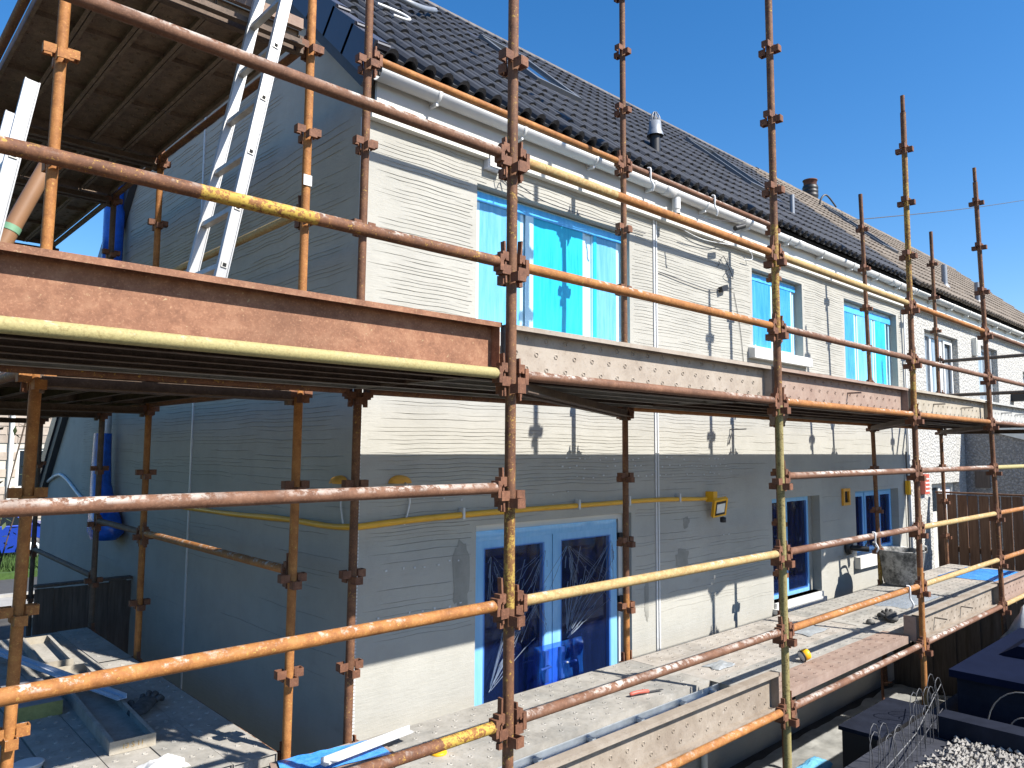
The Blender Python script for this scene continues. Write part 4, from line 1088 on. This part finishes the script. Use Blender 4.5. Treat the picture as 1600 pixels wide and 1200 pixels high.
t = thing('screwdriver', (4.08, 3.10, DZ), 'red handled scraper knife lying on the front deck', 'tool')
P = [(3.98, 3.12, DZ+.018), (4.03, 3.105, DZ+.024), (4.09, 3.09, DZ+.022), (4.13, 3.085, DZ+.016)]
put('handle', MB().tube(bez(P, 4), [.007]+[.012]*11+[.009], 10), m_red, t)
put('blade', MB().obox((4.185, 3.07, DZ+.012), Vector((.96, -.28, 0)).normalized(), Vector((.28, .96, 0)).normalized(), Vector((0, 0, 1)), .06, .008, .002), m_wire, t)
t = thing('yellow_cap', (2.52, 3.24, DZ), 'bright yellow plastic cap on the front deck below the bottom rail', 'cap')
put('cap_body', MB().lathe([(.042, 0), (.042, .052), (.038, .058), (.0, .060)], 20, (2.52, 3.24, DZ)), m_yellow, t)
put('cap_rim', MB().lathe([(.046, 0), (.046, .010), (.0425, .012)], 20, (2.52, 3.24, DZ)), m_yellow, t)
# blue film covered board by the corner
t = thing('film_covered_board', (2.1, 3.55, DZ), 'blue film covered board with a white edge lying by the house corner', 'board')
v1 = Vector((2.354-1.849, 3.59-3.70, 0)); 
q = [Vector((1.72, 3.44, DZ+.012)), Vector((2.33, 3.33, DZ+.012)), Vector((2.37, 3.59, DZ+.02)), Vector((1.80, 3.69, DZ+.012))]
lo = [p - Vector((0, 0, .010)) for p in q]
put('panel', MB().add(q+lo, [(0, 1, 2, 3), (7, 6, 5, 4), (0, 4, 5, 1), (1, 5, 6, 2), (2, 6, 7, 3), (3, 7, 4, 0)]), m_toe_pink, t)
vs = []; fs = []; nx, ny = 24, 12
for j in range(ny+1):
    for i in range(nx+1):
        u, v = .06+.90*i/nx, .10+.84*j/ny; p = (q[0]*(1-u)+q[1]*u)*(1-v) + (q[3]*(1-u)+q[2]*u)*v
        vs.append(p + Vector((0, 0, .004+.010*abs(mnoise.noise((p.x*9, p.y*14, 2))))))
for j in range(ny):
    for i in range(nx): a = j*(nx+1)+i; fs.append((a, a+1, a+nx+2, a+nx+1))
put('blue_film', MB().add(vs, fs, True), m_ply_rough, t)
d = Vector((2.50-1.95, 3.47-3.40, 0)).normalized()
put('white_trim', MB().obox((2.22, 3.43, DZ+.055), d, Vector((-d.y, d.x, 0)), Vector((0, 0, 1)), .29, .018, .004).obox((2.22, 3.448, DZ+.068), d, Vector((-d.y, d.x, 0)), Vector((0, 0, 1)), .29, .003, .014), m_bead, t)
# crumpled things
def crumple(name, c, rx, ry, h, mat, lab, cat, seed, n=22, flat=False):
    vs = []; fs = []; c = Vector(c)
    for j in range(n+1):
        for i in range(n+1):
            u, v = 2*i/n-1, 2*j/n-1; r_ = max(abs(u), abs(v)); e = max(0, 1-r_**3)
            hh = h*(1-r_**2.2)*(.62 + .4*mnoise.noise((u*1.7, v*1.7, seed)) + .22*abs(mnoise.noise((u*4.5, v*4.5, seed+2))))
            k = 1 + .25*mnoise.noise((u*1.2+seed, v*1.2, 0))
            vs.append(c + Vector((rx*u*k, ry*v*k, hh+.003+.006*abs(mnoise.noise((u*6, v*6, seed))))))
    for j in range(n):
        for i in range(n): a = j*(n+1)+i; fs.append((a, a+1, a+n+2, a+n+1))
    return put(name, MB().add(vs, fs, True), mat, None, c, lab, cat)
crumple('cloth_rag', (1.40, 4.02, DZ), .10, .08, .06, m_rag, 'crumpled white cloth on the gable deck at the bottom edge', 'cloth', 4)
crumple('plastic_sheet', (11.3, 3.05, DZ), .55, .36, .05, m_ply_rough, 'blue plastic sheet spread at the far end of the front deck', 'plastic sheet', 9)
crumple('film_scrap', (6.6, 3.2, DZ), .20, .12, .02, m_galv, 'scrap of clear film lying on the front deck behind the second pole', 'film', 12)
crumple('film_scrap', (8.75, 3.1, DZ), .5, .17, .012, m_crease, 'clear film scrap lying flat on the front deck by the far bay', 'film', 14)
crumple('film_scrap', (5.05, 3.12, DZ), .12, .07, .02, m_galv, 'crinkled clear scrap lying near the red scraper on the front deck', 'film', 17)
t = thing('paper_cup', (.93, 4.52, DZ), 'white round tub lid at the bottom left corner of the gable deck', 'tub')
put('tub', MB().lathe([(.06, 0), (.065, .02), (.07, .024), (.06, .027), (.0, .02)], 20, (.905, 4.46, DZ)), m_rag, t)
# two steel trays (upturned boards)
def tray(p0, p1, w_, h_, lab, text=None, ends=True):
    p0 = Vector(p0); p1 = Vector(p1); d = (p1-p0).normalized(); q = Vector((-d.y, d.x, 0)); L = (p1-p0).length/2; c = (p0+p1)/2; z = Vector((0, 0, 1))
    t = thing('steel_tray', (c.x, c.y, DZ), lab, 'tray')
    put('base', MB().obox(c + z*.006, d, q, z, L, w_/2, .003), m_deck_grey, t)
    for s in (-1, 1):
        mb = MB(); mb.obox(c + q*(s*(w_/2-.0015)) + z*(.0095+h_/2), d, q, z, L, .0015, h_/2); mb.obox(c + q*(s*(w_/2-.013)) + z*(.0095+h_+.001), d, q, z, L, .010, .0015)
        put('side', mb, m_deck_grey, t)
    for s in (-1, 1):
        e = put('end_plate', MB().obox(c + d*(s*(L+.002)) + z*(.006+h_/2), d, q, z, .0019, w_/2, h_/2+.004), m_toe_cream, t)
        if text and s < 0:
            cu = bpy.data.curves.new('stamp', 'FONT'); cu.body = text; cu.size = h_*.62; cu.extrude = .0012; cu.align_x = 'CENTER'; cu.align_y = 'CENTER'
            to = bpy.data.objects.new('stamped_number', cu); dg = bpy.context.evaluated_depsgraph_get(); COL.objects.link(to)
            bpy.context.view_layer.update(); me = bpy.data.meshes.new_from_object(to.evaluated_get(bpy.context.evaluated_depsgraph_get())); bpy.data.objects.remove(to)
            mo = bpy.data.objects.new('stamped_number', me); me.materials.clear(); me.materials.append(m_ochre)
            loc = c + d*(s*(L+.0052)) + z*(.006+h_/2); link(mo, loc, e)
            # face along -d: x axis runs along  -q (reads left to right from outside)
            X = -q; Y = z; Z = -d
            mo.rotation_euler = Matrix(((X.x, Y.x, Z.x), (X.y, Y.y, Z.y), (X.z, Y.z, Z.z))).to_euler()
    return t
tray((1.352, 4.34, DZ), (1.43, 6.02, DZ), .225, .058, 'long empty steel tray on the gable deck with a stamped number on its end', '13 S 11')
tray((1.405, 6.22, DZ), (1.44, 7.1, DZ), .20, .055, 'short steel tray in the sun patch at the back of the gable deck', None)
d = (Vector((1.47, 5.01, 0)) - Vector((1.13, 6.6, 0))).normalized(); c = (Vector((1.47, 5.01, 0)) + Vector((1.10, 6.75, 0)))/2
t = thing('trim_profile', (c.x, c.y, DZ), 'long grey blue metal trim lying across the steel tray', 'trim')
q_ = Vector((-d.y, d.x, 0)); z_ = Vector((0, 0, 1)); cc = Vector((c.x, c.y, DZ+.082))
put('flange', MB().obox(cc, d, q_, z_, .92, .030, .0015), m_prof, t)
put('lip', MB().obox(cc + q_*.028 + z_*.014, d, q_, z_, .92, .0015, .0125).obox(cc - q_*.012 + z_*.008, d, q_, z_, .92, .0015, .0065), m_prof, t)
t = thing('insulation_block', (1.1, 5.4, DZ), 'insulation slab with a yellow green cut face on the gable deck', 'block')
put('slab', MB().box(.985, 1.215, 5.20, 5.78, DZ, DZ+.085), m_board_dk, t)
put('cut_face', MB().box(.987, 1.213, 5.193, 5.1995, DZ+.002, DZ+.083), m_insul, t)

# hooks clipped on the rails
def hook(c, lab, s=1., grp=None):
    c = Vector(c); t = thing('cable_hook', c, lab, 'hook', grp)
    P = bez([c + Vector((-.01, -.01, .04))*s, c + Vector((0, -.032, .035))*s, c + Vector((0, -.034, -.02))*s, c + Vector((.01, -.03, -.06))*s, c + Vector((.02, -.05, -.11))*s, c + Vector((.03, -.03, -.15))*s], 5)
    put('hook', MB().tube(P, .008*s, 7), m_rag, t)
hook((5.0, YI, 7*ST+.045), 'white plastic hook on the top rail above the gutter, left of the rainwater outlet')
hook((5.98, YI, 7*ST+.045), 'white plastic hook on the top rail above the gutter, right of the rainwater outlet')
hook((6.12+.0, YO, 1*ST+.045), 'white hook on the middle rail in front of the black flue', .8)
hook((6.78, YO, 0*ST+.045), 'white hook on the low rail just left of the third pole', 1.0)

# ------------------------------------------------------------------ neighbour's house
XN = 23.7
nb = thing('neighbour_house', (17, YW, GZ), 'white roughcast terraced house with weathered brown roof tiles at the right', 'house')
OPN = {'a': (12.80, 14.42, 2.0, 3.14), 'b': (15.55, 16.78, 2.12, 3.17), 'd': (12.86, 14.2, -1.6, .70), 'c': (18.6, 19.6, 2.0, 2.9)}
nfw = put('front_wall', wall_grid(XE+.003, XN, GZ, 3.45, list(OPN.values()), YW+.02, .28), m_roughcast, nb, (17, YW, GZ))
def nwin(op, mulls, panes):
    a, b, c, d = op; y = YW+.12
    f = put('window', rect_frame(a+.003, b-.003, c+.003, d-.003, y, y+.07, .06, mulls), m_white, nb)
    for (p, q) in panes: put('pane', MB().box(p, q, y+.03, y+.04, c+.06, d-.06), m_nglass, f)
    return f
k_ = NT('reflecting_window_glass'); m_nglass = k_.fin(k_.ramp(k_.noise(k_.coord((8, 8, 1.5)), 1.2, 5, .6), [(.35, (.10, .13, .17)), (.65, (.34, .39, .44))]), .06, 0, .8)
wn = nwin(OPN['a'], [(13.32, 13.40), (13.80, 13.92)], [(12.88, 13.30), (13.42, 13.78), (13.96, 14.34)])
put('opening_sash', rect_frame(13.925, 14.36, 2.06, 3.08, YW+.095, YW+.119, .05), m_white, wn)
wn = nwin(OPN['b'], [], [(15.62, 16.7)])
put('sill', MB().box(15.5, 16.85, YW-.07, YW+.1, 2.03, 2.118), m_sill, wn)
nwin(OPN['c'], [], [(18.67, 19.52)])
mb = rect_frame(12.863, 14.197, -1.59, .697, YW+.12, YW+.18, .07, [(13.45, 13.55)]); nd = put('door', mb, m_white_d, nb)
put('pane', MB().box(12.95, 13.45, YW+.14, YW+.15, .25, .62), m_glass, nd); put('panel', MB().box(12.95, 14.12, YW+.15, YW+.16, -1.5, .24), m_white_d, nd); put('panel', MB().box(13.56, 14.12, YW+.15, YW+.16, .24, .62), m_alarm, nd)
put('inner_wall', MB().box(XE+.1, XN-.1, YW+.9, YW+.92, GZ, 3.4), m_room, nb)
put('fascia', MB().box(XE+.003, XN, 4.01, 4.03, 3.43, 3.64), m_white_d, nb)
put('soffit', MB().box(XE+.003, XN, 4.031, YW+.05, 3.40, 3.425), m_white_d, nb)
ng = put('gutter', gutter_mesh(XE+.004, XN, dz=-.004), m_white_d, nb)
x = 12.6
while x < XN:
    b = gutter_mesh(x, x+.05, GR+.008, .006, -.004); b.box(x, x+.03, GY+.05, 4.009, GZZ-.06, GZZ+.02); b.box(x, x+.03, GY-.02, 4.009, GZZ-.10, GZZ-.066); put('gutter_bracket', b, m_white_d, ng); x += .85
mb = MB(); a, b = slope_pt(XE+.021, .02, -.03), slope_pt(XN, .02, -.03); c, d = slope_pt(XN, SL, -.03), slope_pt(XE+.021, SL, -.03)
mb.add([a, b, c, d], [(0, 1, 2, 3)]); mb.add([d, c, (XN, RY*2-3.93, 3.65), (XE+.021, RY*2-3.93, 3.65)], [(0, 1, 2, 3)])
mb.prism([(YW+.05, GZ), (9.7, GZ), (9.7, 3.6), (RY, RZ-.1), (YW+.05, roof_z(YW+.05)-.1)], XN-.3, XN-.05, 'x')
nroof = put('roof', mb, m_felt, nb)
rest = MB(); k3 = (14.0, 14.75, 1.75, 3.2); rg = random.Random(8)
cols = int((XN-XE-.05)/.30)
for r_ in range(NROW):
    for c in range(cols):
        x = XE+.06+c*.30; s0 = r_*GA
        if k3[0]-.22 < x < k3[1]-.05 and k3[2]-.28 < s0 < k3[3]-.08: continue
        p = slope_pt(x, s0, rg.uniform(0, .006)); rest.add([ROT @ Vector(v) + p for v in TMB.v], TMB.f)
put('tile', rest, m_tile_br, nroof, kind='stuff')
x = XE+.75
mb = MB()
while x < XN:
    vs = []; fs = []
    for xx in (x, x+.44):
        for j in range(7): a = math.pi*j/6; vs.append((xx, RY+.125*math.cos(a), RZ-.02+rg.uniform(-.006, .006)+.10*math.sin(a)))
    for j in range(6): fs.append((j+1, j, 7+j, 8+j))
    mb.add(vs, fs); x += .45
put('ridge_tile', mb, m_tile_br, nroof, kind='stuff')
skylight(k3, nroof)
t = put('flue_pot', MB().lathe([(.15, -.45), (.15, 0), (.16, .02), (.16, .07), (.145, .08), (.16, .10), (.16, .15), (.145, .16), (.16, .18), (.16, .23), (.145, .24), (.15, .26)], 20, (15.1, RY+.05, RZ+.08)), m_black, nb)
put('flue_cowl', MB().lathe([(.12, .24), (.13, .27), (.135, .36), (.15, .365), (.15, .385), (.0, .39)], 18, (15.1, RY+.05, RZ+.08)), rust('terracotta_pot', (.05, .025, .02), (.12, .05, .035), (.17, .08, .05)), t)
for (x_, y_) in ((14.75, 4.4), (16.3, 4.3)):
    z_ = roof_z(y_); mb = MB(); mb.tube([(x_, y_, z_-.05), (x_, y_, z_+.45)], .05, 10); mb.lathe([(.09, .02), (.07, .07), (.05, .1)], 10, (x_, y_, z_)); put('vent_pipe', mb, m_lead, nb)
P = bez([(14.0, 6.3, roof_z(6.3)), (13.95, 6.25, roof_z(6.25)+.22), (14.1, 6.2, roof_z(6.2)+.38), (14.4, 6.15, roof_z(6.15)+.25)], 8)
put('hook_cable', MB().tube(P, .018, 6), m_wire, nroof)
t = thing('wall_alarm', (15.3, YW, 3.0), 'small cream box on the roughcast wall between two upper windows', 'box')
put('case', MB().box(15.2, 15.42, YW-.06, YW+.019, 2.93, 3.24), m_white_d, t); put('lid', MB().box(15.23, 15.39, YW-.07, YW-.0605, 2.97, 3.2), m_ivory, t)
t = thing('red_wall_box', (12.5, YW, .55), 'small red box with white lines on the roughcast wall above the fence', 'box')
put('case', MB().box(12.35, 12.55, YW-.05, YW+.019, .56, .86), m_red, t)
for i in range(4): put('rib', MB().box(12.37, 12.53, YW-.056, YW-.0505, .60+i*.06, .62+i*.06), m_rag, t)
t = thing('wall_lantern', (17.7, YW, 2.2), 'black wall lantern bracket on the roughcast wall at the right edge', 'lamp')
put('bracket', MB().box(17.6, 17.82, YW-.22, YW+.019, 2.22, 2.40), m_black, t); put('arm', MB().tube([(17.7, YW-.2, 2.34), (18.5, YW-.75, 2.36)], .03, 8), m_black, t)
# lean-to extension
ext = thing('lean_to_extension', (15.5, 3.0, GZ), 'low grey roughcast extension with a sloping white edge at the right', 'building')
XX = 14.56
mb = MB(); mb.prism([(YW+.015, GZ), (YW+.015, 1.66), (1.4, .86), (1.4, GZ)], XX, XX+3.2, 'x'); put('side_wall', mb, m_roughcast2, ext)
mb = MB(); mb.prism([(YW+.015, 1.662), (YW+.015, 1.87), (1.2, 1.01), (1.2, .80)], XX-.05, XX-.002, 'x'); put('bargeboard', mb, m_white_d, ext)
mb = MB(); mb.prism([(YW+.015, 1.875), (YW+.015, 1.93), (1.15, 1.07), (1.15, 1.015)], XX-.06, XX+3.3, 'x'); put('roof', mb, m_slab, ext)
t = put('wall_vent', MB().box(XX-.02, XX-.001, 3.78, 4.0, .60, .88), m_wood_dark, ext)

# overhead cable
CABLE_END = (29.07, 6.18, 9.56)
put('overhead_cable', MB().tube([Vector((14.15, 5.9, 5.57)).lerp(Vector(CABLE_END), i/20) + Vector((0, 0, -.05*math.sin(math.pi*i/20))) for i in range(21)], .010, 5), m_wire, label='thin black overhead cable crossing the blue sky from the roof', cat='cable')

# ------------------------------------------------------------------ fences
def fence(x, ya, yb, z0, z1, mat, lab, bw=.10, gap=.012, par='x', rails=(.3, 1.6)):
    t = thing('timber_fence', ((x, (ya+yb)/2, z0) if par == 'x' else ((ya+yb)/2, x, z0)), lab, 'fence')
    a = ya; i = 0
    rg = random.Random(int(x*10))
    while a < yb-.02:
        e = min(a+bw, yb); dz = rg.uniform(-.012, .008); dx = rg.uniform(0, .004) + (.012 if i % 2 else 0); i += 1
        mb = MB()
        if par == 'x': mb.box(x-.018+dx, x+dx, a, e, z0, z1+dz)
        else: mb.box(a, e, x-.018+dx, x+dx, z0, z1+dz)
        put('board', mb, mat, t); a = e+gap
    for zr in rails:
        mb = MB(); zz = z0+zr
        if par == 'x': mb.box(x+.008, x+.05, ya, yb, zz, zz+.08)
        else: mb.box(ya, yb, x+.008, x+.05, zz, zz+.08)
        put('rail', mb, mat, t)
    mb = MB()
    if par == 'x': mb.box(x-.03, x+.06, ya, yb, z1+.01, z1+.035)
    else: mb.box(ya, yb, x-.03, x+.06, z1+.01, z1+.035)
    put('capping', mb, mat, t)
    return t
fence(12.75, 1.2, 4.05, GZ, .56, m_wood_fence, 'tall brown timber board fence beyond the far end of the scaffold', .125, .018)
fence(10.85, 1.6, 4.05, GZ, -.62, m_wood_dark, 'low dark board fence in the shade under the far scaffold deck', .14, .0, rails=(.3, 1.0))
fence(8.35, 1.66, 2.51, GZ, -.15, m_wood_dark, 'dark timber screen at the far end of the gable deck', .16, .0, 'y', (.3, 1.4))

# ------------------------------------------------------------------ patio and foreground right
def crumple_sheet(x0, x1, y0, y1, z, amp, seed, nx=40, ny=24):
    vs = []; fs = []
    for j in range(ny+1):
        for i in range(nx+1):
            x, y = x0+(x1-x0)*i/nx, y0+(y1-y0)*j/ny
            h = abs(mnoise.noise((x*1.5, y*3.5, seed)))*.8 + abs(mnoise.noise((x*5, y*8, seed+1)))*.4
            vs.append((x+.05*mnoise.noise((y*3, x, seed)), y+.05*mnoise.noise((x*3, y, seed)), z+amp*h))
    for j in range(ny):
        for i in range(nx): a = j*(nx+1)+i; fs.append((a, a+1, a+nx+2, a+nx+1))
    return MB().add(vs, fs, True)
put('ground_sheeting', crumple_sheet(5.8, 10.7, 2.7, 4.0, GZ+.01, .09, 2, 70, 30), m_membrane, label='crumpled grey plastic sheeting on the ground under the front deck', cat='plastic sheet')
crumple('blue_film_scrap', (8.5, 3.35, GZ+.05), .16, .12, .06, m_ply_rough, 'torn blue film scrap on the grey sheeting below the deck', 'film', 31)
crumple('blue_film_scrap', (7.25, 3.50, GZ+.05), .30, .10, .10, m_film_lt, 'pale blue and white film roll on the ground beside the second pole', 'film', 33)
mb = MB()
for i in range(26): mb.box(9.35+i*.035, 9.37+i*.035, 2.95, 3.5, GZ+.08, GZ+.10)
mb.box(9.33, 10.27, 2.93, 3.52, GZ+.06, GZ+.079)
put('ribbed_mat', mb, m_membrane, label='ribbed grey mat lying on the ground beyond the sheeting', cat='mat')
t = thing('taped_pipe', (6.6, YW, -1.3), 'blue taped pipe with a yellow fitting on the wall under the front deck', 'pipe')
put('pipe', MB().tube([(6.3, YW-.05, GZ), (6.3, YW-.05, -.95)], .03, 10), m_white_d, t); put('tape', MB().tube([(6.3, YW-.05, -1.45), (6.3, YW-.05, -1.05)], .034, 10), m_ply, t)
put('fitting', MB().tube(bez([(6.33, YW-.06, -1.2), (6.5, YW-.08, -1.25), (6.66, YW-.07, -1.12), (6.66, YW-.05, -.95)], 6), .018, 8), m_yellow, t)
# raised garden
mb = MB(); mb.box(4.75, 12.7, -2.5, 2.34, GZ-.1, -.96); put('raised_terrace', mb, m_slab, loc=(8, 0, GZ), kind='structure')
mb = MB(); mb.box(6.42, 6.62, -2.4, 2.1, -.958, -.80); put('garden_edging', mb, m_darkwall, label='low block edging coloured dark for shade between the pale gravel and the wire arches', cat='kerb')
mb = MB(); rg = random.Random(77)
for i in range(4200):
    x, y = rg.uniform(4.9, 6.41), rg.uniform(.6, 2.02 - .25*max(0, 5.9-rg.uniform(5.2, 5.9)))
    r_ = rg.uniform(.012, .028); z = -.955 + rg.uniform(0, .035); q = []
    for (dx, dy, dz) in ((1, 0, 0), (0, 1, 0), (-1, 0, 0), (0, -1, 0), (0, 0, .8), (0, 0, -.6)): q.append((x+dx*r_*rg.uniform(.7, 1.2), y+dy*r_*rg.uniform(.7, 1.2), z+dz*r_*rg.uniform(.7, 1.2)+.006))
    mb.add(q, [(0, 1, 4), (1, 2, 4), (2, 3, 4), (3, 0, 4), (1, 0, 5), (2, 1, 5), (3, 2, 5), (0, 3, 5)])
put('gravel', mb, m_stone, kind='stuff')
t = thing('storage_box', (8.2, 1.4, -.96), 'large garden box coloured dark for shade, with a flat lid behind the wire arches', 'box')
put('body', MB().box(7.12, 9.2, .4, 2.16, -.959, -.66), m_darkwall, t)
put('lid', MB().box(7.06, 9.26, .34, 2.2, -.658, -.60), m_lid_shade, t)
put('lid_panel', MB().prism([(.5, -.598), (2.05, -.598), (1.9, -.50), (.6, -.50)], 7.9, 9.1, 'x'), m_lid_shade, t)
t = thing('black_planter', (6.35, 2.45, GZ), 'black square planter corner at the end of the raised garden bed', 'planter')
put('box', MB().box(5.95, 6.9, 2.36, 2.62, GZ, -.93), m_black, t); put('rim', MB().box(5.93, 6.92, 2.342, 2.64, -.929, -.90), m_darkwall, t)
# wire edging with looped tops
t = thing('wire_edging', (5.9, 2.1, -.96), 'row of thin looped wire fence panels standing along the garden edge', 'wire fence')
rg = random.Random(5); x = 4.95
while x < 6.75:
    y = 1.98 + .10*(x-5) + rg.uniform(-.03, .03); h = rg.uniform(.24, .40); w_ = .085; lx = rg.uniform(-.06, .06)
    P = [(x-w_, y, -.955), (x-w_+lx*.5, y, -.955+h*.7)] + [(x+lx+w_*math.cos(math.pi*(1-k/6)), y+.01, -.955+h*.8+h*.35*math.sin(math.pi*k/6)) for k in range(1, 6)] + [(x+w_+lx*.5, y, -.955+h*.7), (x+w_, y, -.955)]
    put('wire_loop', MB().tube(P, .0028, 6), m_wire, t); x += rg.uniform(.07, .14)
put('wire_rail', MB().tube([(4.9, 1.98, -.83), (5.9, 2.07, -.80), (6.8, 2.18, -.66)], .003, 6), m_steelw, t)
put('wire_rail', MB().tube([(4.9, 1.97, -.90), (5.8, 2.05, -.88), (6.75, 2.16, -.84)], .0035, 6), m_wire, t)
for i, (y, h) in enumerate(((1.62, .34), (.98, .34))):
    t = thing('wire_arch', (6.8, y, -.96), 'low double wire arch in front of the dark box, ' + ('nearer the third pole' if i == 0 else 'at the right edge'), 'wire arch')
    for k in (1., .45): put('arc', MB().tube([(6.86, y + k*.26*math.cos(a*math.pi/14), -.955 + k*h*math.sin(a*math.pi/14)) for a in range(15)], .005, 6), m_steelw, t)
crumple('tarpaulin', (9.85, 2.1, -.96), .65, .42, .62, m_tarp, 'grey crumpled tarpaulin heap round the foot of the fourth pole', 'tarpaulin', 41, 30)

# ------------------------------------------------------------------ street seen through the scaffold at the far left
sh = thing('street_house', (4.5, 30, GZ), 'pinkish stone house across the street with white windows', 'house')
HX0, HX1, HY = -1.0, 7.5, 29.0
so_ = [(3.35, 4.35, -.2, 1.1), (5.05, 6.2, -.2, 1.1), (3.5, 4.5, 3.2, 4.4)]
hw = put('wall', wall_grid(HX0, HX1, GZ, 5.2, so_, HY, .25), m_mortar, sh, (4, HY, GZ))
rg = random.Random(15); cnt = 0; bs = MB(); me_b = MB().box(0, .56, -.035, -.0, 0, .25).mesh('stone_block'); me_b.materials.append(m_brick)
z = -1.2; r_ = 0
while z < 5.0:
    x = 2.4 + (.3 if r_ % 2 else 0)
    while x < 6.6:
        if not any(o[0]-.58 < x < o[1]+.02 and o[2]-.27 < z < o[3]+.02 for o in so_):
            if cnt < 290: inst('stone_block', me_b, m_brick, hw, (x, HY-.001, z)); cnt += 1
        x += .585
    z += .275; r_ += 1
for (a, b, c, d) in so_:
    f = put('window', rect_frame(a+.004, b-.004, c+.004, d-.004, HY+.05, HY+.10, .07, [((a+b)/2-.03, (a+b)/2+.03)]), m_white, sh)
    put('pane', MB().box(a+.07, b-.07, HY+.06, HY+.07, c+.07, d-.07), m_glass, f); put('sill', MB().box(a-.08, b+.08, HY-.10, HY+.05, c-.10, c-.003), m_sill, f)
put('inner_wall', MB().box(HX0+.1, HX1-.1, HY+.6, HY+.62, GZ, 5.1), m_room, sh)
put('downpipe', MB().tube([(4.85, HY-.1, GZ), (4.85, HY-.1, 5.1)], .07, 10), m_white, sh)
mb = MB(); mb.prism([(HY-.4, 5.15), (HY+3.5, 8.0), (HY+7.4, 5.15)], HX0-.3, HX1+.3, 'x'); put('roof', mb, m_tile_br, sh)
# blue car parked across the road
cx, cy, cz = 3.1, 23.6, GZ+.1
car = thing('parked_car', (cx, cy, cz), 'blue car parked across the street behind the scaffold', 'car')
prof = [(-2.0, .30), (-2.02, .62), (-1.9, .80), (-1.1, .90), (-.55, 1.36), (.75, 1.40), (1.45, .98), (1.98, .88), (2.05, .55), (2.0, .30)]
mb = MB(); vs = []; fs = []; n = len(prof)
for (yy, k) in ((-.78, .97), (-.86, 1), (.86, 1), (.78, .97)):
    for p in prof: vs.append((cx+p[0], cy+yy*(1 if p[1] < 1 else .82), cz+.0+p[1]*(1 if k == 1 else .985)))
for r_ in range(3):
    for i in range(n): fs.append((r_*n+i, r_*n+(i+1) % n, (r_+1)*n+(i+1) % n, (r_+1)*n+i))
fs += [tuple(range(n))[::-1], tuple(range(3*n, 4*n))]
put('body', mb.add(vs, fs, False), m_car, car)
put('side_window', MB().prism([(cx-.95, cz+.95), (cx-.52, cz+1.30), (cx+.10, cz+1.33), (cx+.10, cz+.95)], cy-.78, cy-.775, 'y'), m_glass, car)
put('side_window', MB().prism([(cx+.16, cz+.95), (cx+.16, cz+1.33), (cx+.72, cz+1.33), (cx+1.25, cz+.98)], cy-.78, cy-.775, 'y'), m_glass, car)
for wx in (-1.25, 1.3):
    wh = put('wheel', MB().lathe([(.0, -.1), (.31, -.1), (.33, -.08), (.33, .08), (.31, .1), (.0, .1)], 20, (cx+wx, cy-.80, cz+.33), 'y'), m_black, car)
    put('rim', MB().lathe([(.0, -.015), (.20, -.012), (.21, .0)], 16, (cx+wx, cy-.903, cz+.33), 'y'), m_galv, wh)
# shrub by the street
sb = thing('garden_shrub', (2.1, 14.0, GZ), 'thin leafed shrub standing at the far left beyond the scaffold', 'shrub')
rg = random.Random(9); st = MB(); lv = MB()
for i in range(14):
    a = rg.uniform(0, 6.28); h = rg.uniform(2.4, 3.9); p1 = Vector((2.05+rg.uniform(-.1, .1), 14+rg.uniform(-.2, .2), GZ)); p3 = p1 + Vector((math.cos(a)*.55, math.sin(a)*.5, h)); p2 = p1.lerp(p3, .5) + Vector((rg.uniform(-.12, .12), 0, .1))
    P = bez([p1, p2, p3], 5); st.tube(P, [.018*(1-.07*k) for k in range(len(P))], 5)
    for k in range(16):
        c = P[rg.randint(4, len(P)-1)] + Vector((rg.uniform(-.14, .14), rg.uniform(-.14, .14), rg.uniform(-.16, .1))); d = Vector((rg.uniform(-1, 1), rg.uniform(-1, 1), rg.uniform(-1, .2))).normalized(); q = d.cross(Vector((.3, .2, 1))).normalized(); L = rg.uniform(.09, .17)
        lv.add([c, c + d*L*.5 + q*L*.22, c + d*L, c + d*L*.5 - q*L*.22], [(0, 1, 2, 3)])
put('stem', st, m_bark, sb); put('foliage', lv, m_leaf, sb, kind='stuff')

# unseen hedge, added to block low sky light from the lower gable
hg = thing('sky_block_hedge', (-2.4, 9.0, GZ), 'added out of view hedge that keeps sky light off the lower gable', 'hedge')
hb = MB(); rg = random.Random(61)
vs = []; fs = []; ny_ = 60; prof = [(-.45, 0), (-.5, .9), (-.46, 1.9), (-.36, 2.75), (0, 2.95), (.36, 2.75), (.46, 1.9), (.5, .9), (.45, 0)]
for j in range(ny_+1):
    y = 3.2 + 12.5*j/ny_
    for (x, z) in prof: vs.append((-2.4 + x + .12*mnoise.noise((x*3, y*2, z*2)), y, GZ + z*(1+.06*mnoise.noise((y*1.5, z, 4)))))
for j in range(ny_):
    for i in range(8): a = j*9+i; fs.append((a, a+1, a+10, a+9))
put('sky_block_mass', hb.add(vs, fs), m_leaf, hg)
lf = MB()
for i in range(6000):
    y = rg.uniform(3.1, 15.8); t_ = rg.uniform(0, 7.99); k = int(t_); f = t_-k; x = prof[k][0]*(1-f)+prof[k+1][0]*f; z = prof[k][1]*(1-f)+prof[k+1][1]*f
    c = Vector((-2.4+x*1.06, y, GZ+z*1.02)); d = Vector((rg.uniform(-1, 1), rg.uniform(-1, 1), rg.uniform(-1, 1))).normalized(); q = d.cross(Vector((.2, .9, .4))).normalized(); L = rg.uniform(.05, .11)
    lf.add([c-d*L*.5, c+q*L*.3, c+d*L*.5, c-q*L*.3], [(0, 1, 2, 3)])
put('foliage', lf, m_leaf, hg, kind='stuff')
